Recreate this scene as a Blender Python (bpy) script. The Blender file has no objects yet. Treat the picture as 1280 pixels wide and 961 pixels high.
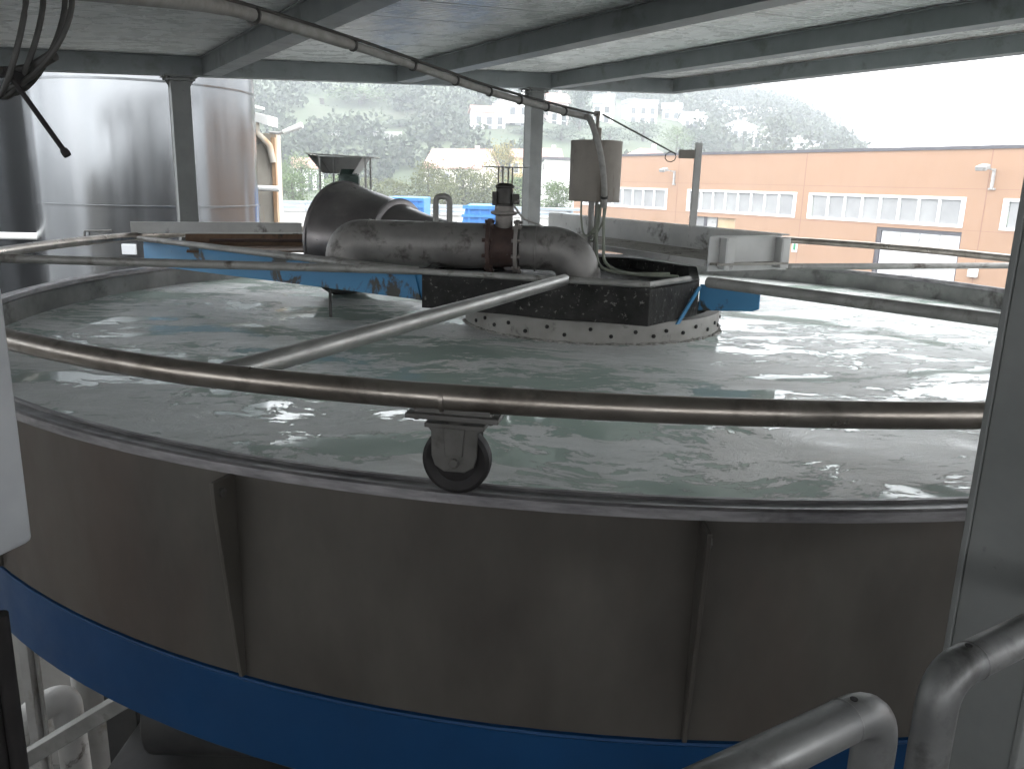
import bpy, bmesh, math, random
from math import sin, cos, pi, radians, sqrt, atan2
from mathutils import Vector, Matrix, noise
import numpy as np
random.seed(7)
D = bpy.data; SC = bpy.context.scene; COL = SC.collection

# ------------------------------------------------------------------ camera (at the origin, looking along +Y)
F_PX, PITCH, ROLL = 1020.0, radians(13.85), radians(1.55)
fwd = Vector((0, cos(PITCH), -sin(PITCH))); rgt = Vector((1, 0, 0)); upv = rgt.cross(fwd)
RGT = rgt*cos(ROLL) + upv*sin(ROLL); UPV = -rgt*sin(ROLL) + upv*cos(ROLL)
cam = D.cameras.new('camera'); cam.sensor_width = 36; cam.lens = 36*F_PX/1280; cam.clip_start = .05; cam.clip_end = 3000
co = D.objects.new('camera', cam); COL.objects.link(co); SC.camera = co
co.matrix_world = Matrix(((RGT.x, UPV.x, -fwd.x, 0), (RGT.y, UPV.y, -fwd.y, 0), (RGT.z, UPV.z, -fwd.z, 0), (0, 0, 0, 1)))

def ray(px, py):
    return RGT*((px-640)/F_PX) + UPV*(-(py-480.5)/F_PX) + fwd
def at(px, py, Y):                    # the point seen at pixel (px, py) of the photo, Y metres ahead
    d = ray(px, py); return d*(Y/d.y)
GZ = -4.8                             # the yard lies 4.8 m under the eye
U = Vector((-.5239, .8518, 0)); W = Vector((.8518, .5239, 0)); Z = Vector((0, 0, 1))   # yard grid: along / across the canopy beams
def uv(u, w, z): return U*u + W*w + Z*z

# ------------------------------------------------------------------ materials
def new_mat(name):
    m = D.materials.new(name); m.use_nodes = True; nt = m.node_tree; nt.nodes.clear()
    out = nt.nodes.new('ShaderNodeOutputMaterial'); b = nt.nodes.new('ShaderNodeBsdfPrincipled')
    nt.links.new(b.outputs[0], out.inputs[0]); return m, nt, b
def ramp(nt, src, stops):
    r = nt.nodes.new('ShaderNodeValToRGB'); e = r.color_ramp.elements
    while len(e) < len(stops): e.new(.5)
    for k, (p, c) in enumerate(stops):
        e[k].position = p; e[k].color = (*c, 1) if len(c) == 3 else c
    nt.links.new(src, r.inputs[0]); return r.outputs[0]
def g(v): return (v, v, v)
def noise_tex(nt, scale, detail=5, rough=.55, vec=None, dist=0):
    n = nt.nodes.new('ShaderNodeTexNoise'); n.inputs['Scale'].default_value = scale
    n.inputs['Detail'].default_value = detail; n.inputs['Roughness'].default_value = rough; n.inputs['Distortion'].default_value = dist
    if vec is not None: nt.links.new(vec, n.inputs['Vector'])
    return n.outputs['Fac']
def objvec(nt, scale=(1, 1, 1)):
    t = nt.nodes.new('ShaderNodeTexCoord'); mp = nt.nodes.new('ShaderNodeMapping'); mp.inputs['Scale'].default_value = scale
    nt.links.new(t.outputs['Object'], mp.inputs[0]); return mp.outputs[0]
def mixc(nt, fac, a, b, mode='MIX'):
    m = nt.nodes.new('ShaderNodeMix'); m.data_type = 'RGBA'; m.blend_type = mode
    for sock, v in ((m.inputs[0], fac), (m.inputs[6], a), (m.inputs[7], b)):
        if isinstance(v, (int, float)): sock.default_value = v
        elif isinstance(v, tuple): sock.default_value = (*v, 1) if len(v) == 3 else v
        else: nt.links.new(v, sock)
    return m.outputs[2]
def bump(nt, b, h, strength=.3, dist=.01):
    n = nt.nodes.new('ShaderNodeBump'); n.inputs['Strength'].default_value = strength; n.inputs['Distance'].default_value = dist
    nt.links.new(h, n.inputs['Height']); nt.links.new(n.outputs[0], b.inputs['Normal'])
def mat(name, c1, c2=None, scale=6, rough=.5, metal=0, r2=None, stretch=(1, 1, 1), bmp=0, bscale=None, bdist=.004, stain=None, stain_scale=3, stain_t=(.55, .68), stain_stretch=(1, 1, 1), spec=.5, detail=6):
    m, nt, b = new_mat(name)
    b.inputs['Metallic'].default_value = metal; b.inputs['Specular IOR Level'].default_value = spec
    v = objvec(nt, stretch); n = noise_tex(nt, scale, detail, .6, v)
    col = ramp(nt, n, [(.33, c1), (.67, c2 or c1)])
    if stain:
        v2 = objvec(nt, stain_stretch); s = noise_tex(nt, stain_scale, 8, .65, v2, .3)
        col = mixc(nt, ramp(nt, s, [(stain_t[0], g(0)), (stain_t[1], g(1))]), col, stain)
    nt.links.new(col, b.inputs['Base Color'])
    nt.links.new(ramp(nt, noise_tex(nt, scale*2.3, 5, .6, v), [(.3, g(rough)), (.7, g(r2 if r2 is not None else min(1, rough+.12)))]), b.inputs['Roughness'])
    if bmp: bump(nt, b, noise_tex(nt, bscale or scale*4, 6, .6, v), bmp, bdist)
    return m
M = {}
M['soffit'] = mat('soffit_sheet', (.66, .67, .66), (.76, .77, .76), 2.5, .22, 0, .34, spec=.8)
M['beam'] = mat('beam_paint', (.16, .178, .182), (.20, .218, .222), 5, .45, 0, stain=(.11, .12, .115), stain_scale=4)
M['col'] = mat('column_paint', (.10, .105, .10), (.14, .145, .14), 5, .5, stain=(.05, .045, .04), stain_scale=9, stain_t=(.66, .74))
M['wall'] = mat('tank_wall_steel', (.048, .042, .036), (.085, .077, .066), 3.2, .46, .35, .6, (1, 1, .5), stain=(.068, .048, .038), stain_scale=1.3, stain_t=(.5, .85), stain_stretch=(1.5, 1.5, .5), bmp=.05)
M['rim'] = mat('rim_steel', (.12, .115, .12), (.26, .25, .255), 9, .28, .7, .5, (1, 1, 6), stain=(.10, .09, .09), stain_scale=5, bmp=.12, bscale=30)
M['rimwall'] = mat('rim_inner', (.13, .13, .125), (.24, .24, .23), 4, .5, .3, .7, (1, 1, 1), stain=(.06, .055, .05), stain_scale=5, bmp=.15)
M['blue'] = mat('blue_paint', (.0032, .028, .082), (.004, .036, .104), 3, .45, 0, .6, spec=.2, stain=(.006, .028, .07), stain_scale=4, stain_t=(.6, .8))
M['blueworn'] = mat('worn_blue', (.03, .17, .34), (.04, .20, .38), 3, .45, 0, stain=(.035, .035, .028), stain_scale=4.2, stain_t=(.55, .6), bmp=.2)
M['pipe'] = mat('ring_steel', (.20, .175, .15), (.30, .27, .24), 5, .26, .85, .42, stain=(.07, .055, .045), stain_scale=7, stain_t=(.5, .75), bmp=.06)
M['spoke'] = mat('spoke_steel', (.24, .235, .225), (.34, .335, .32), 5, .33, .7, .5, stain=(.30, .29, .27), stain_scale=14, stain_t=(.58, .66), bmp=.12)
M['dull'] = mat('dull_pipe', (.18, .175, .165), (.29, .285, .27), 6, .5, .35, .7, stain=(.07, .055, .045), stain_scale=6, bmp=.15)
M['sludge'] = mat('sludge_black', (.008, .0075, .007), (.026, .025, .023), 8, .5, 0, .75, spec=.18, stain=(.16, .155, .145), stain_scale=40, stain_t=(.60, .66), bmp=.6, bscale=22, bdist=.012)
M['skirt'] = mat('hub_skirt', (.20, .19, .175), (.28, .27, .25), 5, .55, .1, .7, stain=(.09, .085, .075), stain_scale=11, stain_t=(.6, .7), bmp=.2)
M['cone'] = mat('cone_steel', (.10, .092, .092), (.165, .152, .148), 4, .27, .6, .45, stain=(.20, .19, .18), stain_scale=9, stain_t=(.6, .78), bmp=.08)
M['bigpipe'] = mat('inlet_pipe', (.145, .138, .13), (.215, .205, .194), 5, .42, .45, .62, stain=(.06, .053, .047), stain_scale=9, stain_t=(.52, .66), bmp=.2)
M['rust'] = mat('valve_rust', (.034, .019, .016), (.062, .036, .029), 12, .7, .1, bmp=.4, stain=(.20, .17, .15), stain_scale=13, stain_t=(.62, .72))
M['valvegrey'] = mat('valve_grey', (.16, .145, .135), (.24, .22, .2), 10, .6, .2, stain=(.06, .035, .03), stain_scale=10)
M['black'] = mat('black_rubber', (.010, .009, .009), (.018, .016, .016), 10, .5, 0, .7, spec=.22)
M['blackmetal'] = mat('black_motor', (.02, .018, .017), (.04, .035, .03), 12, .5, .2, stain=(.15, .14, .13), stain_scale=14, stain_t=(.64, .7))
M['caster'] = mat('caster_zinc', (.075, .072, .066), (.13, .125, .118), 8, .35, .6, .5, stain=(.05, .045, .04), stain_scale=10)
M['chan'] = mat('channel_grey', (.36, .355, .345), (.46, .455, .44), 4, .55, .1, .7, stain=(.09, .08, .07), stain_scale=5, stain_t=(.58, .68), bmp=.1)
M['chandark'] = mat('channel_weathered', (.25, .245, .235), (.33, .325, .31), 5, .6, .1, .75, stain=(.10, .07, .05), stain_scale=5, bmp=.15)
M['grate'] = mat('grating_steel', (.20, .19, .17), (.28, .265, .24), 9, .6, .3, stain=(.08, .065, .05), stain_scale=7)
M['brown'] = mat('rusty_trough', (.10, .055, .03), (.16, .095, .055), 10, .7, .1, stain=(.03, .025, .02), stain_scale=7, bmp=.3)
M['drum'] = mat('drum_steel', (.18, .16, .137), (.24, .217, .188), 6, .6, .2, .72, (1, 1, .6), stain=(.10, .08, .065), stain_scale=4, stain_stretch=(2, 2, .5), bmp=.1)
M['cable'] = mat('grey_conduit', (.19, .185, .17), (.27, .26, .245), 25, .6)
M['wire'] = mat('dark_wire', (.025, .024, .022), (.04, .038, .035), 20, .5)
M['hose'] = mat('green_hose', (.13, .145, .11), (.18, .19, .15), 20, .5)
M['rail'] = mat('handrail_galvanised', (.13, .13, .13), (.22, .22, .215), 6, .36, .55, .55, stain=(.05, .048, .045), stain_scale=9, stain_t=(.5, .66), bmp=.14, bscale=18)
M['whitepaint'] = mat('white_paint', (.62, .62, .60), (.72, .72, .70), 4, .5)
M['greypaint'] = mat('light_grey_paint', (.30, .31, .32), (.38, .39, .40), 6, .5, bmp=.12)
M['palepaint'] = mat('pale_paint', (.30, .295, .28), (.38, .37, .355), 4, .6, stain=(.20, .18, .15), stain_scale=5)
M['conc'] = mat('concrete', (.26, .255, .24), (.36, .35, .33), 1.2, .85, bmp=.2, stain=(.17, .16, .15), stain_scale=.8)
M['slab'] = mat('wet_concrete', (.10, .098, .092), (.15, .147, .14), 1.2, .5, 0, .8, stain=(.06, .057, .052), stain_scale=.8)
M['yard'] = mat('wet_asphalt', (.045, .045, .045), (.075, .075, .073), .7, .3, 0, .7)
M['soot'] = mat('dark_steel', (.03, .03, .032), (.06, .058, .055), 4, .55, .2, bmp=.2)
M['deck'] = mat('platform_grating', (.06, .06, .058), (.09, .088, .085), 8, .6, .2)
M['ochre'] = mat('ochre_plaster', (.55, .36, .16), (.62, .42, .2), .4, .9)
M['plaster'] = mat('white_plaster', (.72, .70, .69), (.80, .79, .78), .3, .9)
M['cream'] = mat('cream_plaster', (.68, .62, .52), (.75, .70, .62), .3, .9)
M['pinkplaster'] = mat('pink_plaster', (.66, .52, .49), (.72, .58, .55), .3, .9)
M['tile'] = mat('pink_tile_roof', (.40, .22, .18), (.50, .29, .24), 1.2, .85, stretch=(3, 3, 1))
M['greyroof'] = mat('grey_roof', (.20, .20, .21), (.28, .28, .29), 1, .8)
M['salmon'] = mat('salmon_panel', (.325, .198, .125), (.345, .212, .136), .25, .85, stain=(.30, .182, .115), stain_scale=.5, stain_t=(.5, .8), stain_stretch=(1, 1, .2))
M['glass'] = mat('window_glass', (.24, .24, .24), (.31, .31, .305), .6, .3, 0, .45, stretch=(1, 1, 1), spec=.6)
M['darkglass'] = mat('dark_window', (.05, .055, .06), (.09, .095, .1), 1, .2)
M['door'] = mat('white_door', (.66, .66, .68), (.72, .72, .74), .8, .5)
M['gate'] = mat('tan_shutter', (.42, .30, .17), (.48, .36, .22), 1, .6)
M['trim'] = mat('dark_trim', (.06, .055, .065), (.09, .085, .09), 2, .5)
M['green'] = mat('exit_green', (.02, .22, .10), None, 3, .5)
M['guard'] = mat('guard_rail', (.28, .32, .36), (.36, .40, .43), 2, .45, .4)
M['bin'] = mat('bin_blue', (.03, .15, .42), (.045, .19, .48), 1.2, .5, stain=(.03, .12, .3), stain_scale=2)
M['motorgreen'] = mat('motor_green', (.012, .03, .022), (.022, .045, .035), 9, .5)
M['hood'] = mat('hood_sheet', (.36, .355, .34), (.46, .455, .44), 5, .45, .4, stain=(.24, .2, .17), stain_scale=5)
M['rustwhite'] = mat('rust_stained_white', (.34, .315, .27), (.40, .37, .32), 3, .7, stain=(.42, .20, .06), stain_scale=2.6, stain_t=(.52, .72), stain_stretch=(2, 2, .4))
M['rustedge'] = mat('rusted_edge', (.24, .13, .06), (.36, .26, .17), 4, .75, stretch=(2, 2, .4))
M['stainedbox'] = mat('stained_box', (.50, .48, .45), (.58, .56, .53), 3, .7, stain=(.16, .07, .04), stain_scale=7, stain_t=(.52, .6))
M['bark'] = mat('bark', (.05, .04, .03), (.09, .07, .055), 5, .9)
def leafmat(name, c1, c2):
    m = mat(name, c1, c2, .35, .75, detail=3); return m
M['leaf_olive'] = leafmat('leaf_olive', (.075, .085, .030), (.13, .14, .055))
M['leaf_green'] = leafmat('leaf_green', (.06, .10, .028), (.11, .16, .045))
M['leaf_dark'] = leafmat('leaf_dark', (.018, .035, .02), (.045, .07, .035))
M['leaf_yellow'] = leafmat('leaf_yellow', (.17, .145, .045), (.26, .22, .08))
M['wood'] = leafmat('woodland_leaf', (.015, .026, .014), (.05, .064, .032))
M['grass'] = mat('grass_slope', (.03, .046, .02), (.055, .072, .032), .05, .9, stain=(.05, .055, .03), stain_scale=.04)

# aluminium cladding of the silos: bright metal with gentle vertical dents
m, nt, b = new_mat('silo_aluminium'); b.inputs['Metallic'].default_value = .92
v = objvec(nt, (1, 1, .05)); nt.links.new(ramp(nt, noise_tex(nt, 3, 4, .5, v), [(.3, (.15, .156, .162)), (.7, (.20, .206, .212))]), b.inputs['Base Color'])
nt.links.new(ramp(nt, noise_tex(nt, 6, 4, .6, v), [(.3, g(.15)), (.7, g(.24))]), b.inputs['Roughness'])
bump(nt, b, noise_tex(nt, 1.3, 1, .3, v), .4, .05); M['silo'] = m

# milky process water with sheets of thin foam
m, nt, b = new_mat('milky_water'); b.inputs['Specular IOR Level'].default_value = .5; b.inputs['IOR'].default_value = 1.36
v0 = objvec(nt, (1, 1, 1))
wn = nt.nodes.new('ShaderNodeTexNoise'); wn.inputs['Scale'].default_value = 1.3; wn.inputs['Detail'].default_value = 3; nt.links.new(v0, wn.inputs['Vector'])
vm = nt.nodes.new('ShaderNodeVectorMath'); vm.operation = 'MULTIPLY_ADD'; vm.inputs[1].default_value = (.55, .55, 0)
nt.links.new(wn.outputs['Color'], vm.inputs[0]); nt.links.new(v0, vm.inputs[2]); wv = vm.outputs[0]
st = nt.nodes.new('ShaderNodeMapping'); st.inputs['Scale'].default_value = (.75, 1.5, 1); nt.links.new(wv, st.inputs[0]); sv = st.outputs[0]
big = noise_tex(nt, 2.0, 10, .64, sv)                         # where foam sheets lie
fine = noise_tex(nt, 17, 8, .72, sv)
mm = nt.nodes.new('ShaderNodeMath'); mm.operation = 'MULTIPLY_ADD'; nt.links.new(fine, mm.inputs[0]); mm.inputs[1].default_value = .50; nt.links.new(big, mm.inputs[2])
foam = ramp(nt, mm.outputs[0], [(.725, g(0)), (.745, g(1))])
cloud = noise_tex(nt, 2.2, 7, .6, sv)
base = ramp(nt, cloud, [(.34, (.41, .51, .455)), (.68, (.52, .605, .555))])
foamc = ramp(nt, noise_tex(nt, 7, 7, .65, sv), [(.35, (.70, .73, .71)), (.65, (.84, .86, .85))])
nt.links.new(mixc(nt, foam, base, foamc), b.inputs['Base Color'])
fr = noise_tex(nt, 20, 9, .74, sv)
rgh = nt.nodes.new('ShaderNodeMix'); rgh.data_type = 'FLOAT'; nt.links.new(foam, rgh.inputs[0]); rgh.inputs[2].default_value = .05; rgh.inputs[3].default_value = .11
nt.links.new(rgh.outputs[0], b.inputs['Roughness'])
# foam surface is wrinkled, open water only ripples
mu = nt.nodes.new('ShaderNodeMath'); mu.operation = 'MULTIPLY'; nt.links.new(foam, mu.inputs[0]); nt.links.new(fr, mu.inputs[1])
ad = nt.nodes.new('ShaderNodeMath'); ad.operation = 'MULTIPLY_ADD'; nt.links.new(noise_tex(nt, 3.5, 3, .5, sv), ad.inputs[0]); ad.inputs[1].default_value = .03; nt.links.new(mu.outputs[0], ad.inputs[2])
bump(nt, b, ad.outputs[0], .7, .011); M['water'] = m
# ------------------------------------------------------------------ mesh building
class MB:
    def __init__(s): s.v = []; s.f = []
    def add(s, vs, fs):
        o = len(s.v); s.v += [Vector(p) for p in vs]; s.f += [[i+o for i in f] for f in fs]; return s
    def box(s, c, sz, ax=None):           # centre, full sizes, axes (default world)
        ax = ax or (Vector((1, 0, 0)), Vector((0, 1, 0)), Z); c = Vector(c)
        vs = [c + ax[0]*(sz[0]/2*i) + ax[1]*(sz[1]/2*j) + ax[2]*(sz[2]/2*k) for i in (-1, 1) for j in (-1, 1) for k in (-1, 1)]
        return s.add(vs, [(0, 1, 3, 2), (4, 6, 7, 5), (0, 4, 5, 1), (2, 3, 7, 6), (0, 2, 6, 4), (1, 5, 7, 3)])
    def bar(s, a, b, w, h, up=Z):         # rectangular bar from a to b, w across, h along up
        a, b = Vector(a), Vector(b); d = (b-a); L = d.length; d.normalize(); sd = d.cross(up).normalized(); u2 = sd.cross(d)
        return s.box((a+b)/2, (L, w, h), (d, sd, u2))
    def prism(s, pts, ext):               # planar polygon extruded by vector ext
        n = len(pts); pts = [Vector(p) for p in pts]; ext = Vector(ext)
        return s.add(pts + [p+ext for p in pts], [list(range(n))[::-1], list(range(n, 2*n))] + [(i, (i+1) % n, n+(i+1) % n, n+i) for i in range(n)])
    def tube(s, pts, r, n=14, caps=True, closed=False):
        pts = [Vector(p) for p in pts]; N = len(pts); rs = r if isinstance(r, (list, tuple)) else [r]*N
        T = []
        for i in range(N):
            a = pts[(i-1) % N] if (closed or i) else pts[i]; b = pts[(i+1) % N] if (closed or i < N-1) else pts[i]
            T.append((b-a).normalized())
        ref = Z if abs(T[0].z) < .9 else Vector((1, 0, 0)); x = T[0].cross(ref).normalized(); vs = []
        for i in range(N):
            x = (x - T[i]*x.dot(T[i])).normalized(); y = T[i].cross(x)
            vs += [pts[i] + (x*cos(2*pi*k/n) + y*sin(2*pi*k/n))*rs[i] for k in range(n)]
        fs = [(i*n+k, i*n+(k+1) % n, ((i+1) % N)*n+(k+1) % n, ((i+1) % N)*n+k) for i in range(N if closed else N-1) for k in range(n)]
        if caps and not closed: fs += [list(range(n))[::-1], [(N-1)*n+k for k in range(n)]]
        return s.add(vs, fs)
    def lathe(s, prof, c=(0, 0, 0), ax=Z, n=48, a0=0, a1=2*pi):   # prof: (radius, height) pairs; open outline swept round ax
        c = Vector(c); ax = Vector(ax).normalized(); x = ax.cross(Z if abs(ax.z) < .9 else Vector((0, 1, 0))).normalized(); y = ax.cross(x)
        if abs(ax.z) > .99: x, y = Vector((1, 0, 0)), Vector((0, 1, 0))
        full = abs(a1-a0-2*pi) < 1e-6; K = n if full else n+1; vs = []
        for k in range(K):
            t = a0+(a1-a0)*k/n; d = x*cos(t)+y*sin(t); vs += [c + d*r + ax*h for r, h in prof]
        m = len(prof)
        fs = [(k*m+i, ((k+1) % K)*m+i, ((k+1) % K)*m+i+1, k*m+i+1) for k in range(n) for i in range(m-1)]
        return s.add(vs, fs)
    def cyl(s, a, b, r, n=20, r2=None): return s.tube([a, b], [r, r if r2 is None else r2], n)
    def build(s, name, m, parent=None, bev=0, sharp=32):
        me = D.meshes.new(name); o0 = ORG[parent.name] if parent else Vector((0, 0, 0))
        me.from_pydata([tuple(p-o0) for p in s.v], [], s.f); me.update()
        bm = bmesh.new(); bm.from_mesh(me); bmesh.ops.recalc_face_normals(bm, faces=bm.faces); bm.to_mesh(me); bm.free()
        me.shade_smooth(); me.set_sharp_from_angle(angle=radians(sharp))
        me.materials.append(M[m] if isinstance(m, str) else m)
        o = D.objects.new(name, me); COL.objects.link(o)
        if parent: o.parent = parent
        ORG[o.name] = o0
        if bev:
            md = o.modifiers.new('bevel', 'BEVEL'); md.width = bev; md.segments = 2; md.limit_method = 'ANGLE'; md.angle_limit = radians(40)
        return o
ORG = {}
def tag(o, label=None, cat=None, group=None, kind=None):
    if label: o['label'] = label
    if cat: o['category'] = cat
    if group: o['group'] = group
    if kind: o['kind'] = kind
    return o
def thing(name, loc, label, cat, group=None):
    o = D.objects.new(name, None); COL.objects.link(o); o.location = Vector(loc); o.empty_display_size = .2
    ORG[o.name] = Vector(loc); return tag(o, label, cat, group)
def copy_tree(o, parent=None):
    c = o.copy(); COL.objects.link(c)
    if parent: c.parent = parent
    for ch in list(o.children): copy_tree(ch, c)
    return c
def arc(c, r, a0, a1, n, z=None):
    c = Vector(c); return [Vector((c.x+r*cos(a0+(a1-a0)*k/n), c.y+r*sin(a0+(a1-a0)*k/n), c.z if z is None else z)) for k in range(n+1)]
def bend(pts, rad, n=7):                 # polyline with rounded corners
    pts = [Vector(p) for p in pts]; out = [pts[0]]
    for i in range(1, len(pts)-1):
        p = pts[i]; a = (pts[i-1]-p); b = (pts[i+1]-p); ang = a.angle(b); t = min(rad/math.tan(ang/2), a.length*.49, b.length*.49)
        p0 = p+a.normalized()*t; p1 = p+b.normalized()*t
        for k in range(n+1):
            s = k/n; out.append(p0*(1-s)**2 + p*2*s*(1-s) + p1*s*s)
    return out + [pts[-1]]
def spline(pts, n=10):                   # Catmull-Rom
    pts = [Vector(p) for p in pts]; P = [pts[0]*2-pts[1]] + pts + [pts[-1]*2-pts[-2]]; out = []
    for i in range(1, len(P)-2):
        for k in range(n):
            t = k/n; a, b, c, d = P[i-1:i+3]
            out.append(.5*((2*b)+(c-a)*t+(2*a-5*b+4*c-d)*t*t+(3*b-a-3*c+d)*t**3))
    return out+[pts[-1]]

# ------------------------------------------------------------------ the clarifier tank
C = Vector((.464, 4.68, 0)); ZR, ZW, ZB, ZK = -.62, -.765, -1.17, -1.385
tank = thing('clarifier_tank', (C.x, C.y, GZ), 'large round open steel tank with grey-brown wall and blue base band', 'tank')
ms = MB().lathe([(3.118, ZB), (3.132, ZB), (3.132, ZR-.031), (3.118, ZR-.031), (3.118, ZB)], C, n=160); ms.build('wall', 'wall', tank)
MB().lathe([(3.117, ZR-.02), (3.117, -.90), (3.09, -.90), (3.09, ZR-.02)], C, n=160).build('inner_lining', 'rimwall', tank)
# rolled rim: flat running track with a lip on the outside
MB().lathe([(3.082, ZR-.03), (3.082, ZR-.006), (3.088, ZR-.001), (3.098, ZR-.001), (3.103, ZR-.006), (3.128, ZR-.007), (3.132, ZR-.003), (3.141, ZR-.003), (3.147, ZR-.008), (3.149, ZR-.029), (3.1325, ZR-.0295), (3.082, ZR-.034)], C, n=220).build('rim', 'rim', tank)
MB().lathe([(3.02, ZB-.004), (3.137, ZB-.004), (3.139, ZB-.010), (3.1345, ZB-.016), (3.1345, ZK-.008), (3.131, ZK-.012), (2.9, ZK-.012)], C, n=160).build('base_band', 'blue', tank)
MB().lathe([(2.9, ZK-.013), (.01, ZK-.013)], C, n=96).build('tank_bottom', 'soot', tank)
for a in range(12):                       # tapered stiffener plates up the wall
    t = atan2(1.747-C.y, -.625-C.x) + radians(a*360/18.0*1.0) if a else atan2(1.747-C.y, -.625-C.x)
    t = atan2(1.747-C.y, -.625-C.x) + radians((0, 19.1, 38.4, 57.5, -19.2, -38.3, 76.8, -57.4, 96, 115, -76.6, 134)[a])
    if sin(t) > .25: continue
    d = Vector((cos(t), sin(t), 0)); sd = Vector((-sin(t), cos(t), 0)); o = Vector((C.x, C.y, 0))
    q = [o+d*3.1325+Z*(ZR-.0315), o+d*3.205+Z*(ZR-.033), o+d*3.203+Z*(ZR-.08), o+d*3.148+Z*(ZB+.004), o+d*3.1325+Z*(ZB+.004)]
    st_ = MB().prism([p-sd*.005 for p in q], sd*.010).build('stiffener', 'wall', tank, bev=.0015)
    if a in (0, 1): MB().cyl(o+d*3.18+sd*.005+Z*(ZR-.062), o+d*3.18+sd*.011+Z*(ZR-.062), .011, 6).build('bolt', 'caster', st_)
for k in range(8):                        # legs carrying the tank
    t = radians(22.5+45*k); p = Vector((C.x+2.6*cos(t), C.y+2.6*sin(t), 0))
    MB().box(p+Z*((GZ+ZK-.016)/2), (.16, .16, ZK-.016-GZ)).build('leg', 'soot', tank, bev=.006)

# water: a real surface with low waves and thin raised sheets
vs, fs = [], []; nr, na = 70, 220
for i in range(nr+1):
    r = 3.088*(i/nr)**.8
    for k in range(na):
        t = 2*pi*k/na; x, y = r*cos(t), r*sin(t)
        h = noise.fractal(Vector((x*2.1, y*2.6, 3.1)), 1, 2, 4)*.0009 + noise.noise(Vector((x*.8, y*.8, 9)))*.0012
        vs.append((C.x+x, C.y+y, ZW+h))
for i in range(nr):
    for k in range(na): fs.append((i*na+k, i*na+(k+1) % na, (i+1)*na+(k+1) % na, (i+1)*na+k))
tag(MB().add(vs, fs).build('water', 'water'), kind='structure')

# ------------------------------------------------------------------ rotating ring on casters
RZ_, RR = -.42, 3.165
ring = thing('rotating_ring', (C.x, C.y, ZR), 'round steel pipe ring with straight spokes rolling on casters along the tank rim', 'pipe ring')
pts = []
for k in range(180):
    t = 2*pi*k/180; w = (k % 15)/15.0*2-1
    rr = RR - .012*(1-w*w) + .008; pts.append(Vector((C.x+rr*cos(t+radians(-112)), C.y+rr*sin(t+radians(-112)), RZ_+.004*sin(3*t))))
MB().tube(pts, .0275, 18, closed=True).build('ring_pipe', 'pipe', ring)
tc = atan2(1.56-C.y, -.135-C.x)          # the joint sleeve above the near caster
MB().tube(arc((C.x, C.y, RZ_), RR-.0035, tc-.0022, tc+.0005, 2), .0295, 18).build('weld_seam', 'pipe', ring)
spokes = [((.235, 3.86, -.437), (-.655, 1.735, -.43), 'spoke', .027), ((-.48, 4.085, -.435), (-2.66, 3.98, -.42), 'dull', .021), ((.93, 3.93, -.437), (2.30, 2.09, -.42), 'dull', .026), ((1.50, 4.70, -.425), (3.58, 5.32, -.42), 'dull', .019)]
for a, b_, m_, r_ in spokes: MB().tube([a, b_], r_, 18).build('spoke', m_, ring)
for a in ((-2.52, 5.51, -.425), (-2.49, 5.57, -.432)):
    MB().tube([a, (a[0]+1.95, a[1]-1.42, -.437)], .017, 12).build('tie_bar', 'dull', ring)
MB().tube([(-.74, 4.14, -.437), (.62, 3.75, -.437), (.86, 4.05, -.437)], .016, 12).build('edge_bar', 'dull', ring)
def caster(t):
    d = Vector((cos(t), sin(t), 0)); tg = Vector((-sin(t), cos(t), 0)); o = Vector((C.x, C.y, 0))+d*3.135
    ax = (tg, d, Z)
    pl = MB().box(o+Z*(RZ_-.034), (.190, .11, .011), ax); pl.box(o+Z*(RZ_-.024)+d*.012, (.150, .06, .014), ax)
    for i in (-1, 1):
        for j in (-1, 1): pl.cyl(o+tg*.076*i+d*.036*j+Z*(RZ_-.046), o+tg*.076*i+d*.036*j+Z*(RZ_-.022), .006, 6)
    ps = pl.build('mounting_plate', 'caster', ring, bev=.0015)
    zc = ZR-.006+.072
    fk = MB(); fk.cyl(o+Z*(RZ_-.038), o+Z*(RZ_-.055), .034, 20, .030); fk.box(o+Z*(RZ_-.058), (.124, .060, .010), ax)
    for j in (-1, 1):
        w0, w1 = .062, .031; zt, zb = RZ_-.053, zc-.020
        q = [(-w0, zt), (w0, zt), (w0*.78, zt-.018), (w0*.76, zc+.012), (w1*1.3, zc-.008), (w1*.7, zb), (-w1*.7, zb), (-w1*1.3, zc-.008), (-w0*.76, zc+.012), (-w0*.78, zt-.018)]
        fk.prism([o+tg*a+d*(.026*j-.0025)+Z*b for a, b in q], d*.005)
        fk.prism([o+tg*a+d*(.026*j+.0026*j)+Z*b for a, b in [(-.022, zt-.008), (.022, zt-.008), (.018, zc+.014), (-.018, zc+.014)]], d*.004*j)
    fk.cyl(o+Z*zc-d*.036, o+Z*zc+d*.036, .010, 8)
    fk.build('fork', 'caster', ps, bev=.0012)
    wh = MB(); prof = [(.012, -.019), (.030, -.019), (.044, -.016), (.049, -.018), (.063, -.0195), (.0705, -.014), (.072, 0), (.0705, .014), (.063, .0195), (.049, .018), (.044, .016), (.030, .019), (.012, .019)]
    wh.lathe(prof, o+Z*zc, d, 40); wh.build('wheel', 'black', ps)
for dt in (0, 62, 180, -60): caster(tc+.006+radians(dt))

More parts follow.
